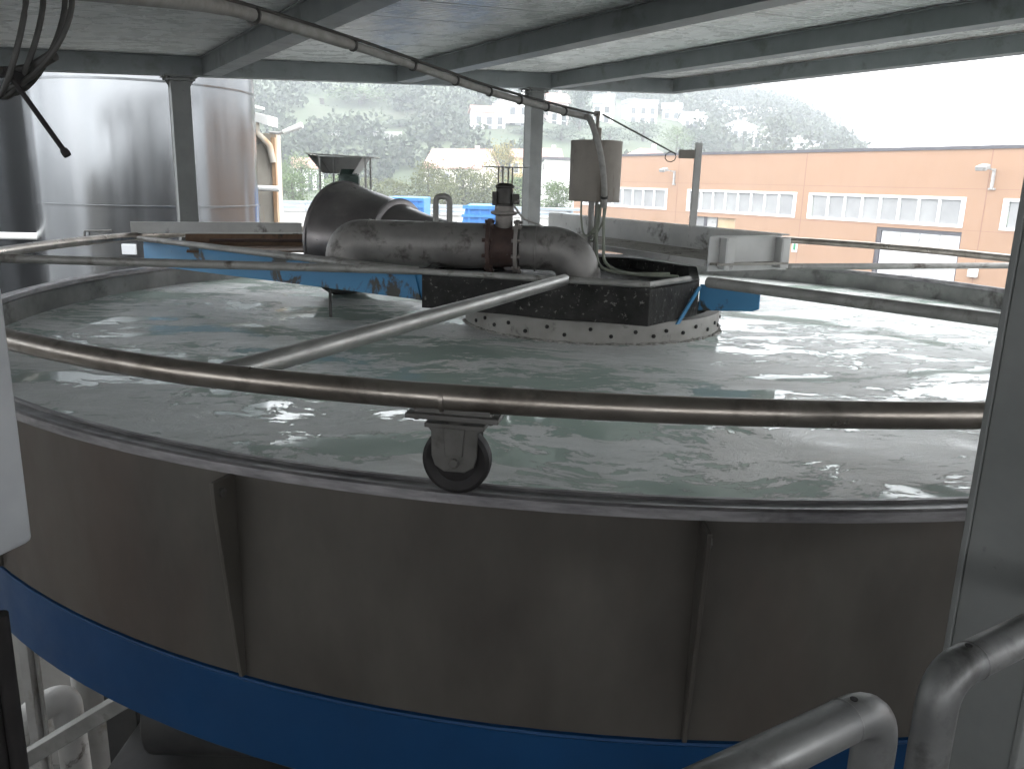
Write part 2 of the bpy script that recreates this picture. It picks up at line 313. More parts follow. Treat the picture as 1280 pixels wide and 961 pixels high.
# ------------------------------------------------------------------ rotating carriage: hub, blue arms
HB = [Vector((-.47, 4.13, 0)), Vector((.62, 3.735, 0)), Vector((.93, 4.12, 0)), Vector((1.05, 4.75, 0)), Vector((.75, 5.25, 0)), Vector((.15, 5.40, 0)), Vector((-.45, 5.0, 0))]
car = thing('carriage', (C.x, C.y, -.70), 'black sludge caked hub frame with worn blue arms at the middle of the tank', 'machine frame')
hub = MB(); n = len(HB); ctr = sum(HB, Vector())/n
for i in range(n):
    a, b_ = HB[i], HB[(i+1) % n]; d = (b_-a).normalized(); nrm = Vector((d.y, -d.x, 0))
    hub.prism([a+Z*-.455, b_+Z*-.455, b_+Z*-.628, a+Z*-.628], -nrm*.012)
    hub.prism([a+Z*-.453, b_+Z*-.453, b_+Z*-.453-nrm*.05, a+Z*-.453-nrm*.05], Z*.010)
hub.build('hub_frame', 'sludge', car, bev=.003)
MB().prism([p*.97+ctr*.03+Z*-.515 for p in HB], Z*.006).build('hub_deck', 'sludge', car)
MB().lathe([(.725, -.80), (.725, -.665), (.722, -.655), (.66, -.652), (.66, -.80)], Vector((.445, 4.70, 0)), n=64).build('hub_skirt', 'skirt', car)
for k in range(19):
    t = radians(198+8.3*k+random.uniform(-1.8, 1.8)); d = Vector((cos(t), sin(t), 0)); zz = -.695-.026*(k % 2) + .006*random.uniform(-1, 1)
    p = Vector((.445, 4.70, zz))+d*.7245; MB().cyl(p, p+d*.007, .0105, 6).build('skirt_bolt', 'sludge', car)
# lumps of dried foam on the skirt's waterline
fl = MB()
for k in range(150):
    t = radians(188+1.25*k+random.uniform(-.5, .5)); r_ = .728+random.uniform(-.006, .010); s_ = random.uniform(.006, .016)
    p = Vector((.445+r_*cos(t), 4.70+r_*sin(t), ZW+.004)); fl.lathe([(s_, -.006), (s_*.8, s_*.35), (.001, s_*.5)], p, n=6)
fl.build('foam_crust', 'skirt', car, sharp=60)
A0, A1 = Vector((-2.52, 5.57, 0)), Vector((-.47, 4.145, 0)); dA = (A1-A0).normalized(); nA = Vector((dA.y, -dA.x, 0))
arm = MB().prism([A0+Z*-.462, A1+Z*-.462, A1+Z*-.592, A0+Z*-.605], -nA*.010); arm.prism([A0+Z*-.462, A1+Z*-.462, A1+Z*-.462-nA*.07, A0+Z*-.462-nA*.07], Z*.012)
arm.build('blue_arm', 'blueworn', car, bev=.002)
MB().prism([A1+nA*.003-dA*.075+Z*-.466, A1+nA*.003-dA*.04+Z*-.466, A1+nA*.003+dA*.0+Z*-.592, A1+nA*.003-dA*.035+Z*-.592], nA*.008).build('arm_brace', 'blueworn', car, bev=.001)
B0 = Vector((.93, 4.10, 0)); B1 = Vector((1.19, 3.95, 0)); dB = (B1-B0).normalized(); nB = Vector((dB.y, -dB.x, 0))
MB().prism([B0+Z*-.468, B1+Z*-.468, B1+Z*-.565, B1-dB*.03+Z*-.578, B0+Z*-.60], -nB*.012).build('arm_end', 'blueworn', car, bev=.002)
E0, E1 = Vector((.78, 3.925, 0)), Vector((.925, 4.075, 0)); dE = (E1-E0).normalized(); nE = Vector((dE.y, -dE.x, 0))
MB().prism([E0+nE*.004+Z*-.645, E0+dE*.03+nE*.004+Z*-.645, E1+nE*.004+Z*-.475, E1-dE*.03+nE*.004+Z*-.475], nE*.008).build('hub_brace', 'blueworn', car, bev=.001)
MB().cyl((-1.02, 4.50, -.60), (-1.02, 4.50, -.75), .009, 8).build('probe_rod', 'wire', car)

# grey end channel and rusty trough at the far left of the carriage
tr = thing('sludge_trough', (-1.9, 5.75, -.47), 'brown rusty trough with a long grey channel along its back', 'trough')
c0, c1 = Vector((-2.60, 5.58, 0)), Vector((-1.56, 6.02, 0)); dC = (c1-c0).normalized()
MB().bar(c0+Z*-.358, c1+Z*-.358, .03, .078).build('channel', 'chan', tr, bev=.003)
q0, q1 = Vector((-2.25, 5.62, 0)), Vector((-1.2, 5.98, 0))
MB().bar(q0+Z*-.435, q1+Z*-.435, .02, .09).bar(q0+Vector((.1, -.22, -.475)), q1+Vector((.1, -.22, -.475)), .44, .012).build('trough_pan', 'brown', tr, bev=.002)
MB().bar(q0+Z*-.388, q1+Z*-.385, .05, .008).build('trough_lip', 'chan', tr)
MB().tube([q0+Vector((.2, -.1, -.425)), q1+Vector((.1, -.14, -.425))], .011, 10).build('trough_rod', 'rust', tr)

# ------------------------------------------------------------------ spiral scoop cone, inlet pipe, valve
ca, cb = Vector((-1.17, 5.62, -.40)), Vector((-.03, 4.92, -.40)); dcn = (cb-ca); L = dcn.length; dcn.normalize()
cone = thing('scoop_cone', (-.9, 5.4, -.5), 'big dark steel cone lying on its side behind the inlet pipe', 'cone')
MB().lathe([(.02, -.002), (.372, -.002), (.385, .004), (.385, .022), (.374, .028), (.268, L*.36), (.26, L*.365)], ca, dcn, 64).build('cone_shell', 'cone', cone)
MB().lathe([(.262, L*.35), (.284, L*.352), (.286, L*.366), (.275, L*.37), (.25, L*.372), (.19, L*.53), (.135, L*.80), (.115, L), (.02, L)], ca, dcn, 64).build('cone_nose', 'cone', cone)
pa, pb = Vector((-.955, 4.69, -.347)), Vector((.30, 4.59, -.347))
ip = thing('inlet_pipe', (-.2, 4.52, -.5), 'thick grey pipe with an elbow at each end lying across the hub', 'pipe')
dp = (pb-pa).normalized(); v1 = pa+dp*.797; v2 = pa+dp*.985
left = bend([pa+Vector((0, 0, -.205)), pa, v1], .16, 10); MB().tube(left, .127, 36, caps=True).build('pipe_section', 'bigpipe', ip)
right_ = bend([v2, pa+dp*1.29, pa+dp*1.35+Vector((0, -.0, -.34))], .20, 12); MB().tube(right_, .122, 36).build('elbow', 'bigpipe', ip)
for s_ in (.13, .45, .62, 1.07): MB().lathe([(.121, -.004), (.1305, -.003), (.1305, .003), (.121, .004)], pa+dp*s_, dp, 36).build('weld_seam', 'bigpipe', ip)
h0 = pa+dp*.505+Z*.12; MB().tube(bend([h0, h0+Z*.145, h0+dp*.078+Z*.145, h0+dp*.078], .034, 6), .0165, 14).build('lifting_handle', 'dull', ip)
vl = thing('butterfly_valve', v1+dp*.09+Z*-.16, 'rusty flanged pipe valve with a black actuator and flat round top plate', 'valve')
vc = v1+dp*.092
MB().lathe([(.06, -.088), (.152, -.088), (.152, -.066), (.118, -.064), (.112, .04), (.118, .066)], vc, dp, 40).build('valve_body', 'rust', vl)
MB().lathe([(.118, .066), (.150, .066), (.150, .086), (.06, .086)], vc, dp, 40).build('flange', 'valvegrey', vl)
for k in range(10):
    t = 2*pi*k/10; y_ = dp.cross(Z); d = Z*cos(t)+y_*sin(t); MB().cyl(vc+d*.136-dp*.106, vc+d*.136-dp*.052, .011, 6).build('flange_bolt', 'rust', vl); MB().cyl(vc+d*.136+dp*.054, vc+d*.136+dp*.104, .011, 6).build('flange_bolt', 'valvegrey', vl)
MB().lathe([(.05, .08), (.048, .17), (.075, .18), (.075, .192), (.055, .195), (.052, .222)], vc, Z, 24).build('neck', 'valvegrey', vl, sharp=25)
act = MB().lathe([(.02, .222), (.053, .222), (.053, .232), (.047, .235), (.047, .318), (.053, .322), (.053, .332), (.03, .345), (.02, .346)], vc, Z, 24)
act.box(vc+Vector((.062, -.01, .262)), (.04, .06, .055)); act.box(vc+Vector((-.055, -.01, .262)), (.025, .05, .075)); act.build('actuator', 'blackmetal', vl, bev=.002)
for a in (-.036, -.012, .018, .04): MB().cyl(vc+Vector((a, -.02, .225)), vc+Vector((a, -.02, .428)), .0045, 8).build('rod', 'valvegrey', vl)
MB().lathe([(.001, .428), (.13, .428), (.132, .431), (.001, .434)], vc, Z, 40).build('top_plate', 'hood', vl)
MB().tube(spline([vc+Vector((.05, -.05, .23)), vc+Vector((.11, -.06, .16)), vc+Vector((.19, -.07, .13)), vc+Vector((.24, -.02, .10))]), .006, 8).build('lead', 'cable', vl)

# gear motor under a sheet-metal hood, beyond the cone
mp = at(436, 236, 6.0)
gm = thing('gear_motor', mp+Z*-.3, 'dark green motor under a small grey sheet metal hood behind the big cone', 'motor')
mo = MB().cyl(mp+Z*-.30, mp+Z*.005, .075, 24); mo.cyl(mp+Z*.005, mp+Z*.10, .07, 24); mo.cyl(mp+Z*.10, mp+Z*.135, .062, 24, .05)
for k in range(5): mo.cyl(mp+Z*(.012+.02*k), mp+Z*(.020+.02*k), .078, 24)
mo.box(mp+Vector((.055, -.05, .05)), (.06, .05, .07)); mo.build('motor_body', 'motorgreen', gm, bev=.002)
hz_ = .218; hp = mp+Vector((-.03, 0, 0))
hd = MB(); tp = [(-.235, -.16), (.235, -.16), (.235, .16), (-.235, .16)]
hd.prism([hp+Vector((a, b, hz_+(.012 if a < 0 else -.004))) for a, b in tp], Z*.006)
hd.prism([hp+Vector((-.225, -.15, hz_+.008)), hp+Vector((-.222, .15, hz_+.008)), hp+Vector((-.13, .12, hz_-.115)), hp+Vector((-.13, -.12, hz_-.115))], Vector((.006, 0, 0)))
hd.prism([hp+Vector((.155, -.15, hz_-.002)), hp+Vector((.155, .15, hz_-.002)), hp+Vector((.08, .12, hz_-.115)), hp+Vector((.08, -.12, hz_-.115))], Vector((.006, 0, 0)))
hd.prism([hp+Vector((-.222, .15, hz_+.006)), hp+Vector((.155, .15, hz_)), hp+Vector((.08, .12, hz_-.115)), hp+Vector((-.13, .12, hz_-.115))], Vector((0, .005, 0)))
hd.build('hood', 'hood', gm)
for dx, dy in ((-.15, -.10), (-.10, .11), (.17, -.10), (.17, .1)): MB().box(hp+Vector((dx, dy, hz_/2-.1)), (.012, .012, hz_+.2)).build('hood_post', 'chan', gm)

# ------------------------------------------------------------------ walkway with grating, drum on its post, cables
wk = thing('walkway', (.9, 5.4, -.42), 'grey steel walkway with grating floor and a deep side channel beside the drum', 'walkway')
f0, n0 = Vector((.28, 7.12, 0)), Vector((1.47, 4.60, 0)); dw = (n0-f0).normalized(); nw = Vector((dw.y, -dw.x, 0))   # nw points to the left side
chn = MB().prism([f0+Z*-.243, n0+Z*-.243, n0+Z*-.425, f0+Z*-.425], nw*.008)
chn.prism([f0+Z*-.243, n0+Z*-.243, n0+Z*-.243+nw*-.06, f0+Z*-.243+nw*-.06], Z*.008); chn.prism([f0+Z*-.425, n0+Z*-.425, n0+Z*-.425+nw*-.06, f0+Z*-.425+nw*-.06], -Z*.008)
chn.build('side_channel', 'chan', wk, bev=.002)
m0 = Vector((1.02, 4.36, 0)); dm = (n0-m0); wl = dm.length; dm.normalize(); nm = Vector((dm.y, -dm.x, 0))
ep = MB().prism([m0+Z*-.247, n0+Z*-.247, n0+Z*-.430, m0+Z*-.430], -nm*.008)
ep.prism([m0+Z*-.247, n0+Z*-.247, n0+Z*-.247+nm*.012, m0+Z*-.247+nm*.012], Z*.006)
for s_ in (.075, wl-.035): ep.box(m0+dm*s_+nm*.028+Z*-.335, (.012, .052, .165), (dm, nm, Z)); ep.box(m0+dm*(s_+.028)+nm*.052+Z*-.335, (.055, .008, .165), (dm, nm, Z))
ep.build('end_plate', 'chan', wk, bev=.0025)
lf = f0 + nw*.50; ln = m0 - dw*.02
gr = MB(); 
for k in range(17):
    o_ = nw*(.03*k+.012); gr.bar(f0+o_+Z*-.392, n0-dw*.06+o_+Z*-.392 + dw*(-.02*k/17), .006, .03)
for k in range(58): p = f0+dw*(.05*k+.02); gr.bar(p+nw*.01+Z*-.388, p+nw*.50+Z*-.388, .008, .012)
gr.build('grating', 'grate', wk)
MB().bar(lf+Z*-.395, ln+Z*-.388, .012, .032).build('edge_angle', 'chan', wk)

C0 = C; C = Vector((.43, 4.68, 0))
dr = thing('drum', (C.x, C.y, -.50), 'rusty grey metal drum on a vertical post above the hub', 'drum')
ds = MB().lathe([(.001, .232), (.138, .232), (.141, .236), (.143, .23), (.142, .215), (.141, -.078), (.143, -.082), (.141, -.088), (.001, -.086)], C, Z, 56); ds.build('drum_shell', 'drum', dr)
MB().cyl(C+Vector((-.012, 0, -.50)), C+Vector((-.012, 0, -.08)), .017, 16).cyl(C+Vector((.02, .03, -.50)), C+Vector((.02, .03, -.08)), .010, 12).build('post', 'dull', dr)
MB().cyl(C+Z*.232, C+Z*.305, .024, 16).cyl(C+Z*.305, C+Z*.37, .010, 12).box(C+Vector((-.006, 0, .378)), (.034, .03, .026)).build('top_stub', 'drum', dr, bev=.002)
for (dx, wdt, low) in ((-.075, .0055, -.26), (.055, .0055, -.25), (.03, .005, -.29)):
    MB().tube(spline([C+Vector((dx, -.09, -.06)), C+Vector((dx*1.0, -.095, -.16)), C+Vector((dx*.6-.01, -.07, low)), C+Vector((-.012, -.03, low-.01)), C+Vector((.02, -.02, low+.03))], 8), wdt, 8).build('hanging_lead', 'hose', dr)
for q in ([(.05, -.09, -.08), (.055, -.10, -.3), (.075, -.12, -.42), (.19, -.22, -.458), (.40, -.28, -.45)], [(.02, -.08, -.1), (.02, -.08, -.33), (.05, -.14, -.44), (.2, -.33, -.452), (.42, -.42, -.45)]):
    MB().tube(spline([C+Vector(p) for p in q], 9), .0085, 10).build('hose', 'hose', dr)

top = C+Vector((-.005, -.01, .375))
cab = [(-1.02, 1.75, .36), (-.93, 2.25, .435), (-.905, 2.60, .485), (-.845, 2.90, .505), (-.64, 3.32, .492), (-.40, 3.68, .455), (-.17, 4.0, .415), (.11, 4.30, .378), (.345, 4.54, .352)]
cb_ = thing('cable_run', cab[-1], 'long taped bundle of grey conduit slung from the canopy to the drum', 'cable bundle')
cs = spline(cab, 10); cd = MB().tube(cs, [.024 if i < 22 else (.022 if i < 40 else .017) for i in range(len(cs))], 12)
cd.build('conduit', 'cable', cb_)
MB().tube([p+Vector((.012, 0, .022)) for p in cs] + [top], .0065, 8).build('carrier_wire', 'wire', cb_)
for i in (28, 40, 48, 55, 61, 66, 71, 75):
    p = cs[i]; d = (cs[i+1]-cs[i-1]).normalized(); MB().lathe([(.018, -.006), (.030 if i < 30 else .023, -.004), (.030 if i < 30 else .023, .004), (.018, .006)], p, d, 12).build('cable_tie', 'wire', cb_)
dn = spline([cs[-1], (.375, 4.50, .33), (.425, 4.46, .19), (.462, 4.50, .03), (.475, 4.55, -.115)], 8)
MB().tube(dn, .0165, 12).build('drop_hose', 'cable', cb_)
MB().lathe([(.014, -.008), (.0215, -.006), (.0215, .006), (.014, .008)], dn[-4], (dn[-3]-dn[-5]), 12).build('clip', 'wire', cb_)
bp = Vector((1.12, 5.34, 0))
br = thing('bracket_post', bp+Z*-.25, 'thin grey upright post with a short arm anchoring the wire', 'post')
MB().box(bp+Vector((.012, 0, .01)), (.042, .03, .53)).build('upright', 'chan', br, bev=.002)
MB().box(bp+Vector((-.06, 0, .205)), (.095, .045, .052)).build('arm', 'drum', br, bev=.003)
tw = tag(MB().tube([top+Vector((.03, 0, 0)), (.78, 5.0, .262), bp+Vector((-.13, 0, .205))], .0052, 8).build('tension_wire', 'wire'), 'thin dark wire running from the top of the drum down to the bracket post', 'wire')
wl_ = MB().tube([bp+Vector((-.16+.035*cos(t*.7), .01*t/9, .185+.03*sin(t*.7))) for t in range(10)], .003, 6).build('wire_tail', 'wire', tw)
# ------------------------------------------------------------------ canopy
def zc_(w): return .674+.0493*w          # underside of the beams: the roof rises to the right
SL = (W + Z*.0493).normalized(); UPN = U.cross(SL)*-1
if UPN.z < 0: UPN = -UPN
can = thing('canopy', uv(7.0, 2.9, GZ), 'grey steel canopy with corrugated roof sheet over the tank', 'canopy')
vs, fs = [], []; u0, u1, w0, w1 = -3.4, 7.12, -4.6, 6.42; prof = []; uu = u0
while uu < u1:
    prof += [(uu, 0), (uu+.024, 0), (uu+.032, .011), (uu+.042, .011)]
    uu += .05
    if int(uu/.52) != int((uu-.05)/.52): prof += [(uu, .0), (uu+.003, .035), (uu+.015, .035)]; uu += .018
nw_ = 12
for j in range(nw_+1):
    w_ = w0+(w1-w0)*j/nw_; vs += [uv(a, w_, zc_(w_)+.135+h) for a, h in prof]
m_ = len(prof)
for j in range(nw_): fs += [(j*m_+i, j*m_+i+1, (j+1)*m_+i+1, (j+1)*m_+i) for i in range(m_-1)]
MB().add(vs, fs).build('roof_sheet', 'soffit', can, sharp=20)
def topface(): 
    return MB().prism([uv(u0, w0, zc_(w0)+.20), uv(u1, w0, zc_(w0)+.20), uv(u1, w1, zc_(w1)+.20), uv(u0, w1, zc_(w1)+.20)], Z*.01)
topface().build('roof_top', 'greypaint', can)
for wb in (-3.4, -1.8, -.2, 1.40, 3.01, 4.62, 6.15):
    z = zc_(wb); bm_ = MB()
    bm_.bar(uv(-3.3, wb+.005, z+.063), uv(6.93, wb+.005, z+.063), .010, .112)           # web
    bm_.bar(uv(-3.3, wb+.068, z+.004), uv(6.93, wb+.068, z+.004), .136, .009)           # bottom flange
    bm_.bar(uv(-3.3, wb+.058, z+.122), uv(6.93, wb+.058, z+.122), .156, .009)
    bm_.build('beam', 'beam', can, bev=.002)
wE0, wE1 = -4.5, 6.30
eb = MB()
eb.prism([uv(6.94, wE0, zc_(wE0)), uv(6.94, wE1, zc_(wE1)), uv(6.94, wE1, zc_(wE1)+.122), uv(6.94, wE0, zc_(wE0)+.122)], U*.010)
eb.prism([uv(6.945, wE0, zc_(wE0)), uv(6.945, wE1, zc_(wE1)), uv(7.06, wE1, zc_(wE1)), uv(7.06, wE0, zc_(wE0))], Z*-.008)
eb.prism([uv(6.925, wE0, zc_(wE0)+.123), uv(6.925, wE1, zc_(wE1)+.123), uv(7.06, wE1, zc_(wE1)+.123), uv(7.06, wE0, zc_(wE0)+.123)], Z*.008)
eb.build('eave_beam', 'beam', can, bev=.002)
def column(u, w, name='column'):
    z1 = zc_(w)-.009; ax = (U, W, Z); h = z1-GZ
    c = MB(); o = uv(u, w, 0)
    c.box(o+U*-.060+Z*(GZ+h/2), (.010, .140, h-.02), ax); c.box(o+U*.060+Z*(GZ+h/2), (.010, .140, h-.02), ax); c.box(o+W*-.062+Z*(GZ+h/2), (.110, .010, h-.022), ax); c.box(o+W*.062+Z*(GZ+h/2), (.110, .010, h-.022), ax)
    cc = c.build(name, 'col', can, bev=.002)
    cp = MB().box(o+Z*(z1-.007), (.20, .24, .012), ax).box(o+U*-.02+Z*(z1-.014-.02), (.17, .19, .010), ax)
    for i in (-1, 1):
        for j in (-1, 1): cp.cyl(o+U*.075*i+W*.098*j+Z*(z1-.034), o+U*.075*i+W*.098*j+Z*(z1+.002), .010, 6)
        cp.prism([o+W*.071*i+U*-.004+Z*(z1-.0145), o+W*.115*i+U*-.004+Z*(z1-.0145), o+W*.071*i+U*-.004+Z*(z1-.09)], U*.008)
    cp.build('cap_plate', 'col', cc)
for w_ in (-1.97, 1.235, 4.47): column(7.0, w_)
column(.545, 1.24)

# ------------------------------------------------------------------ platform, handrails, things by the camera
dk = thing('platform', uv(-.6, 0, GZ), 'unseen dark steel platform beside the tank, its floor added to block light', 'platform')  # deck the viewer stands on, out of view; floor put in to occlude light
MB().prism([uv(-3.3, -4, -1.64), uv(.63, -4, -1.64), uv(.63, 6, -1.64), uv(-3.3, 6, -1.64)], Z*.04).build('floor', 'deck', dk)
MB().bar(uv(.61, -4, -1.72), uv(.61, 6, -1.72), .012, .14).build('edge_beam', 'soot', dk)
for w_ in (-3.5, -.5, 2.5, 5.5): MB().box(uv(.4, w_, (GZ-1.66)/2), (.12, .12, -1.66-GZ), (U, W, Z)).build('leg', 'soot', dk)
pw = thing('light_block_wall', uv(-3.5, 1, GZ), 'added unseen concrete wall blocking light from behind and left', 'wall')  # added walls out of view; their height sets how much light reaches the tank
MB().prism([uv(-3.42, -4.4, GZ), uv(-3.42, 9, GZ), uv(-3.42, 9, -.05), uv(-3.42, -4.4, -.05)], U*-.2).prism([uv(-3.41, -4.6, GZ), uv(9.5, -4.6, GZ), uv(9.5, -4.6, -.3), uv(-3.41, -4.6, -.3)], W*.2).build('wall_panel', 'conc', pw)
UH, ZH = .4195, -.502
def handrail(wa, wb, label, side):
    t = thing('handrail', uv(UH, wb, -1.6), label, 'handrail', 'handrail sections along the platform edge')
    far = wb+side*1.9
    MB().tube(bend([uv(UH, far, ZH), uv(UH, wb, ZH), uv(UH, wb, -1.6)], .045, 8), .0215, 24).build('top_rail', 'rail', t)
    MB().tube([uv(UH, far, -1.05), uv(UH, wb+side*.02, -1.05)], .017, 18).build('mid_rail', 'rail', t)
    hp_ = uv(UH, wb+side*.045, ZH+.0212); MB().cyl(hp_, hp_+Z*.0012, .0038, 12).build('drain_hole', 'black', t)
    MB().lathe([(.0213, -.002), (.0224, 0), (.0213, .002)], uv(UH, wb+side*.055, ZH), W, 24).build('weld', 'rail', t)
handrail(0, .705, 'nearer galvanised handrail ending left of the gap in front of the blue band', -1)
handrail(0, .812, 'galvanised handrail at right edge in front of the dark column', 1)
# grey hanging box and dark post at left
bx = thing('control_box', (-.66, .98, -.5), 'light grey painted box hanging at the left edge close to the viewer', 'box')
o_ = Vector((-.747, 1.0, -.036)); a1 = Vector((.96, -.28, 0)).normalized(); a2 = Vector((.28, .96, 0)).normalized()
sh = []
for k in range(9): t = pi/2*k/8; sh.append((.075-.0*k, -.492))
pr = [(-.10, -.105), (.046, -.115), (.046, -.470)] + [(.046-.075*(1-cos(pi/2*k/6)), -.470-.022*sin(pi/2*k/6)) for k in range(1, 7)] + [(-.10, -.494)]
MB().prism([o_+a1*a+Z*b for a, b in pr], a2*.09).build('housing', 'greypaint', bx, bev=.004)
fp = [(-.092, -.125), (.030, -.13), (.030, -.44), (.01, -.46), (-.092, -.475)]
MB().prism([o_+a1*a-a2*.0045+Z*b for a, b in fp], -a2*.006).build('cover', 'chan', bx, bev=.003)
dp_ = thing('pipe_post', (-.72, 1.02, -1.6), 'pair of dark vertical tubes at the lower left edge', 'post')
MB().cyl((-.765, 1.05, -1.62), (-.755, 1.05, -.50), .021, 20).build('tube', 'black', dp_)
MB().cyl((-.73, 1.055, -1.62), (-.728, 1.055, -.62), .012, 16).build('tube', 'black', dp_)
# coil of cable hanging from the canopy with a dark rod below
cl = thing('cable_coil', at(10, 92, 1.7)+Z*.2, 'coil of dark cable hanging from the canopy at the upper left', 'cable coil')
cc_ = at(-18, 18, 1.7)
for k, (rx, ry, dy) in enumerate(((.080, .155, 0), (.096, .150, .03), (.128, .142, .05), (.158, .136, .02))):
    pts = [cc_+Vector((rx*cos(t), dy+.03*sin(t*2), ry*1.0*sin(t)+.02*cos(t)**2)) for t in [2*pi*i/48 for i in range(48)]]
    MB().tube(pts, .0056, 10, closed=True).build('cable_loop', 'wire', cl)
bt_ = at(6, 88, 1.7); MB().tube(spline([bt_+Vector((-.09, 0, .012)), bt_+Vector((-.03, -.02, -.006)), bt_+Vector((.03, .02, .004)), bt_+Vector((.10, .0, .03))]), .011, 10).build('bottom_bundle', 'wire', cl)
MB().lathe([(.012, -.012), (.020, -.01), (.020, .01), (.012, .012)], at(18, 95, 1.7), Vector((.4, 0, .9)), 12).build('tie', 'black', cl)
MB().cyl((cc_+Z*.155), uv(cc_.dot(U), cc_.dot(W), zc_(cc_.dot(W))+.13), .004, 8).build('hanger', 'wire', cl)
rdt = thing('hanging_rod', at(85, 195, 1.7), 'thin black rod with a knob end dangling from the cable coil', 'rod')
ra, rb = at(14, 97, 1.68), at(84, 194, 1.68); MB().tube([ra, rb], .0052, 10).build('rod', 'black', rdt)
dd = (rb-ra).normalized(); MB().lathe([(.001, -.002), (.0075, 0), (.0085, .008), (.0075, .014), (.001, .016)], rb-dd*.012, dd, 14).build('knob', 'black', rdt)

# ------------------------------------------------------------------ under the tank, lower left
def place(name, label, cat, px, py, Y): return thing(name, Vector((at(px, py, Y).x, Y, GZ)), label, cat)
p = at(118, 880, 4.1); t = thing('white_standpipe', (p.x, p.y, GZ), 'thick pale vertical pipe standing under the tank', 'pipe')
MB().cyl((p.x, p.y, GZ), (p.x, p.y, ZK-.05), .105, 28).build('pipe_body', 'palepaint', t); MB().lathe([(.105, -.02), (.16, -.02), (.16, .02), (.105, .02)], (p.x, p.y, -4.75), Z, 24).build('foot_flange', 'palepaint', t)
e0, e1 = at(32, 940, 3.75), at(78, 890, 3.75); t = thing('elbow_pipe', (e1.x, e1.y, GZ), 'grey pipe with a curved elbow under the tank at left', 'pipe')
MB().tube(bend([at(30, 975, 3.75)+Vector((-.25, 0, -.1)), at(42, 888, 3.75), at(82, 868, 3.85), Vector((e1.x+.02, 3.85, GZ))], .16, 9), .075, 24).build('pipe_run', 'chan', t)
d0, d1 = at(25, 952, 2.9), at(165, 868, 2.9); tag(MB().bar(d0-(d1-d0)*.25, d1+(d1-d0)*.5, .07, .06).build('brace_bar', 'dull', bev=.004), 'brown-grey diagonal brace bar running under the blue band', 'bar')
p = at(38, 850, 3.6); tag(MB().box((p.x, p.y, (GZ+ZK)/2), (.045, .06, ZK-GZ-.1)).box((p.x+.035, p.y+.02, (GZ+ZK)/2), (.016, .02, ZK-GZ-.1)).build('white_post', 'palepaint', bev=.003), 'slim white post under the tank at lower left', 'post')
p = at(165, 935, 4.9); t = thing('stained_box', (p.x, p.y, GZ), 'white box with brown stains standing on the floor under the tank', 'box')
MB().box((p.x, p.y, GZ+.9), (.42, .4, 1.8)).build('box_body', 'stainedbox', t, bev=.06); MB().box((p.x, p.y-.01, GZ+1.55), (.44, .42, .03)).build('box_band', 'palepaint', t, bev=.01)
p = at(78, 835, 6.0); tag(MB().box((p.x, p.y, GZ+1.35), (.5, .5, 2.7)).box((p.x, p.y, GZ+2.72), (.6, .6, .06)).build('pale_cabinet', 'palepaint', bev=.01), 'pale cabinet partly seen behind the standpipe under the tank', 'cabinet')
p = at(260, 955, 3.3); t = thing('pump_skid', (p.x, p.y, GZ), 'dark steel machine frame under the blue band', 'machine')
MB().box((p.x+.3, p.y+.2, -2.75), (1.5, 1.1, .12)).box((p.x-.40, p.y-.3, (GZ-2.8)/2), (.1, .1, -2.8-GZ)).box((p.x+.9, p.y-.3, (GZ-2.8)/2), (.1, .1, -2.8-GZ)).build('frame', 'soot', t, bev=.006)
MB().cyl((p.x-.25, p.y+.1, -2.45), (p.x+.7, p.y+.1, -2.45), .22, 28).build('motor_drum', 'soot', t, bev=.01)

# ------------------------------------------------------------------ ground and yard
tag(MB().add([(-600, -60, GZ), (600, -60, GZ), (600, 1200, GZ), (-600, 1200, GZ)], [(0, 1, 2, 3)]).build('ground', 'yard'), kind='structure')
tag(MB().box((0, 4, GZ+.03), (16, 14, .06)).build('concrete_slab', 'slab'), kind='structure')

# ------------------------------------------------------------------ silos
def silo(name, cx, cy, r, label, seams, parts=True):
    t = thing(name, (cx, cy, GZ), label, 'silo', 'metal silos at the left'); zt = 5.2; c = Vector((cx, cy, 0))
    MB().lathe([(.01, zt+.5), (r*.5, zt+.4), (r, zt), (r, GZ+.15), (r-.02, GZ)], c, Z, 120).build('shell', 'silo', t, sharp=20)
    for z in seams: MB().lathe([(r, z-.012), (r+.012, z-.010), (r+.014, z+.012), (r, z+.016)], c, Z, 120).build('seam', 'silo', t)
    return t
s1 = silo('metal_silo', -4.82, 11.0, 1.36, 'large shiny metal silo behind the left canopy column', (1.02, -.385, -2.0))
hx = at(118, 292, 9.64); hb = MB().tube(bend([hx+Vector((-.10, .05, -.13)), hx+Vector((-.10, -.03, -.13)), hx+Vector((-.10, -.03, .03)), hx+Vector((.2, -.03, .04)), hx+Vector((.2, .05, .04))], .02, 4), .012, 10); hb.build('handle', 'wire', s1)
for px in (66, 290): q = at(px, 300, 9.9); 
MB().box(at(160, 312, 9.62)+Vector((0, .03, 0)), (.16, .04, .12)).build('small_panel', 'greypaint', s1, bev=.004)
silo('metal_silo', -8.35, 12.6, 1.75, 'second shiny silo cut off by the left edge of the photo', (-.1, -1.45))
tag(MB().tube([(-9.2, 10.7, -.86), (-5.95, 10.7, -.83)], .045, 12).build('horizontal_pipe', 'whitepaint'), 'thin pale horizontal pipe in front of the left silo', 'pipe')

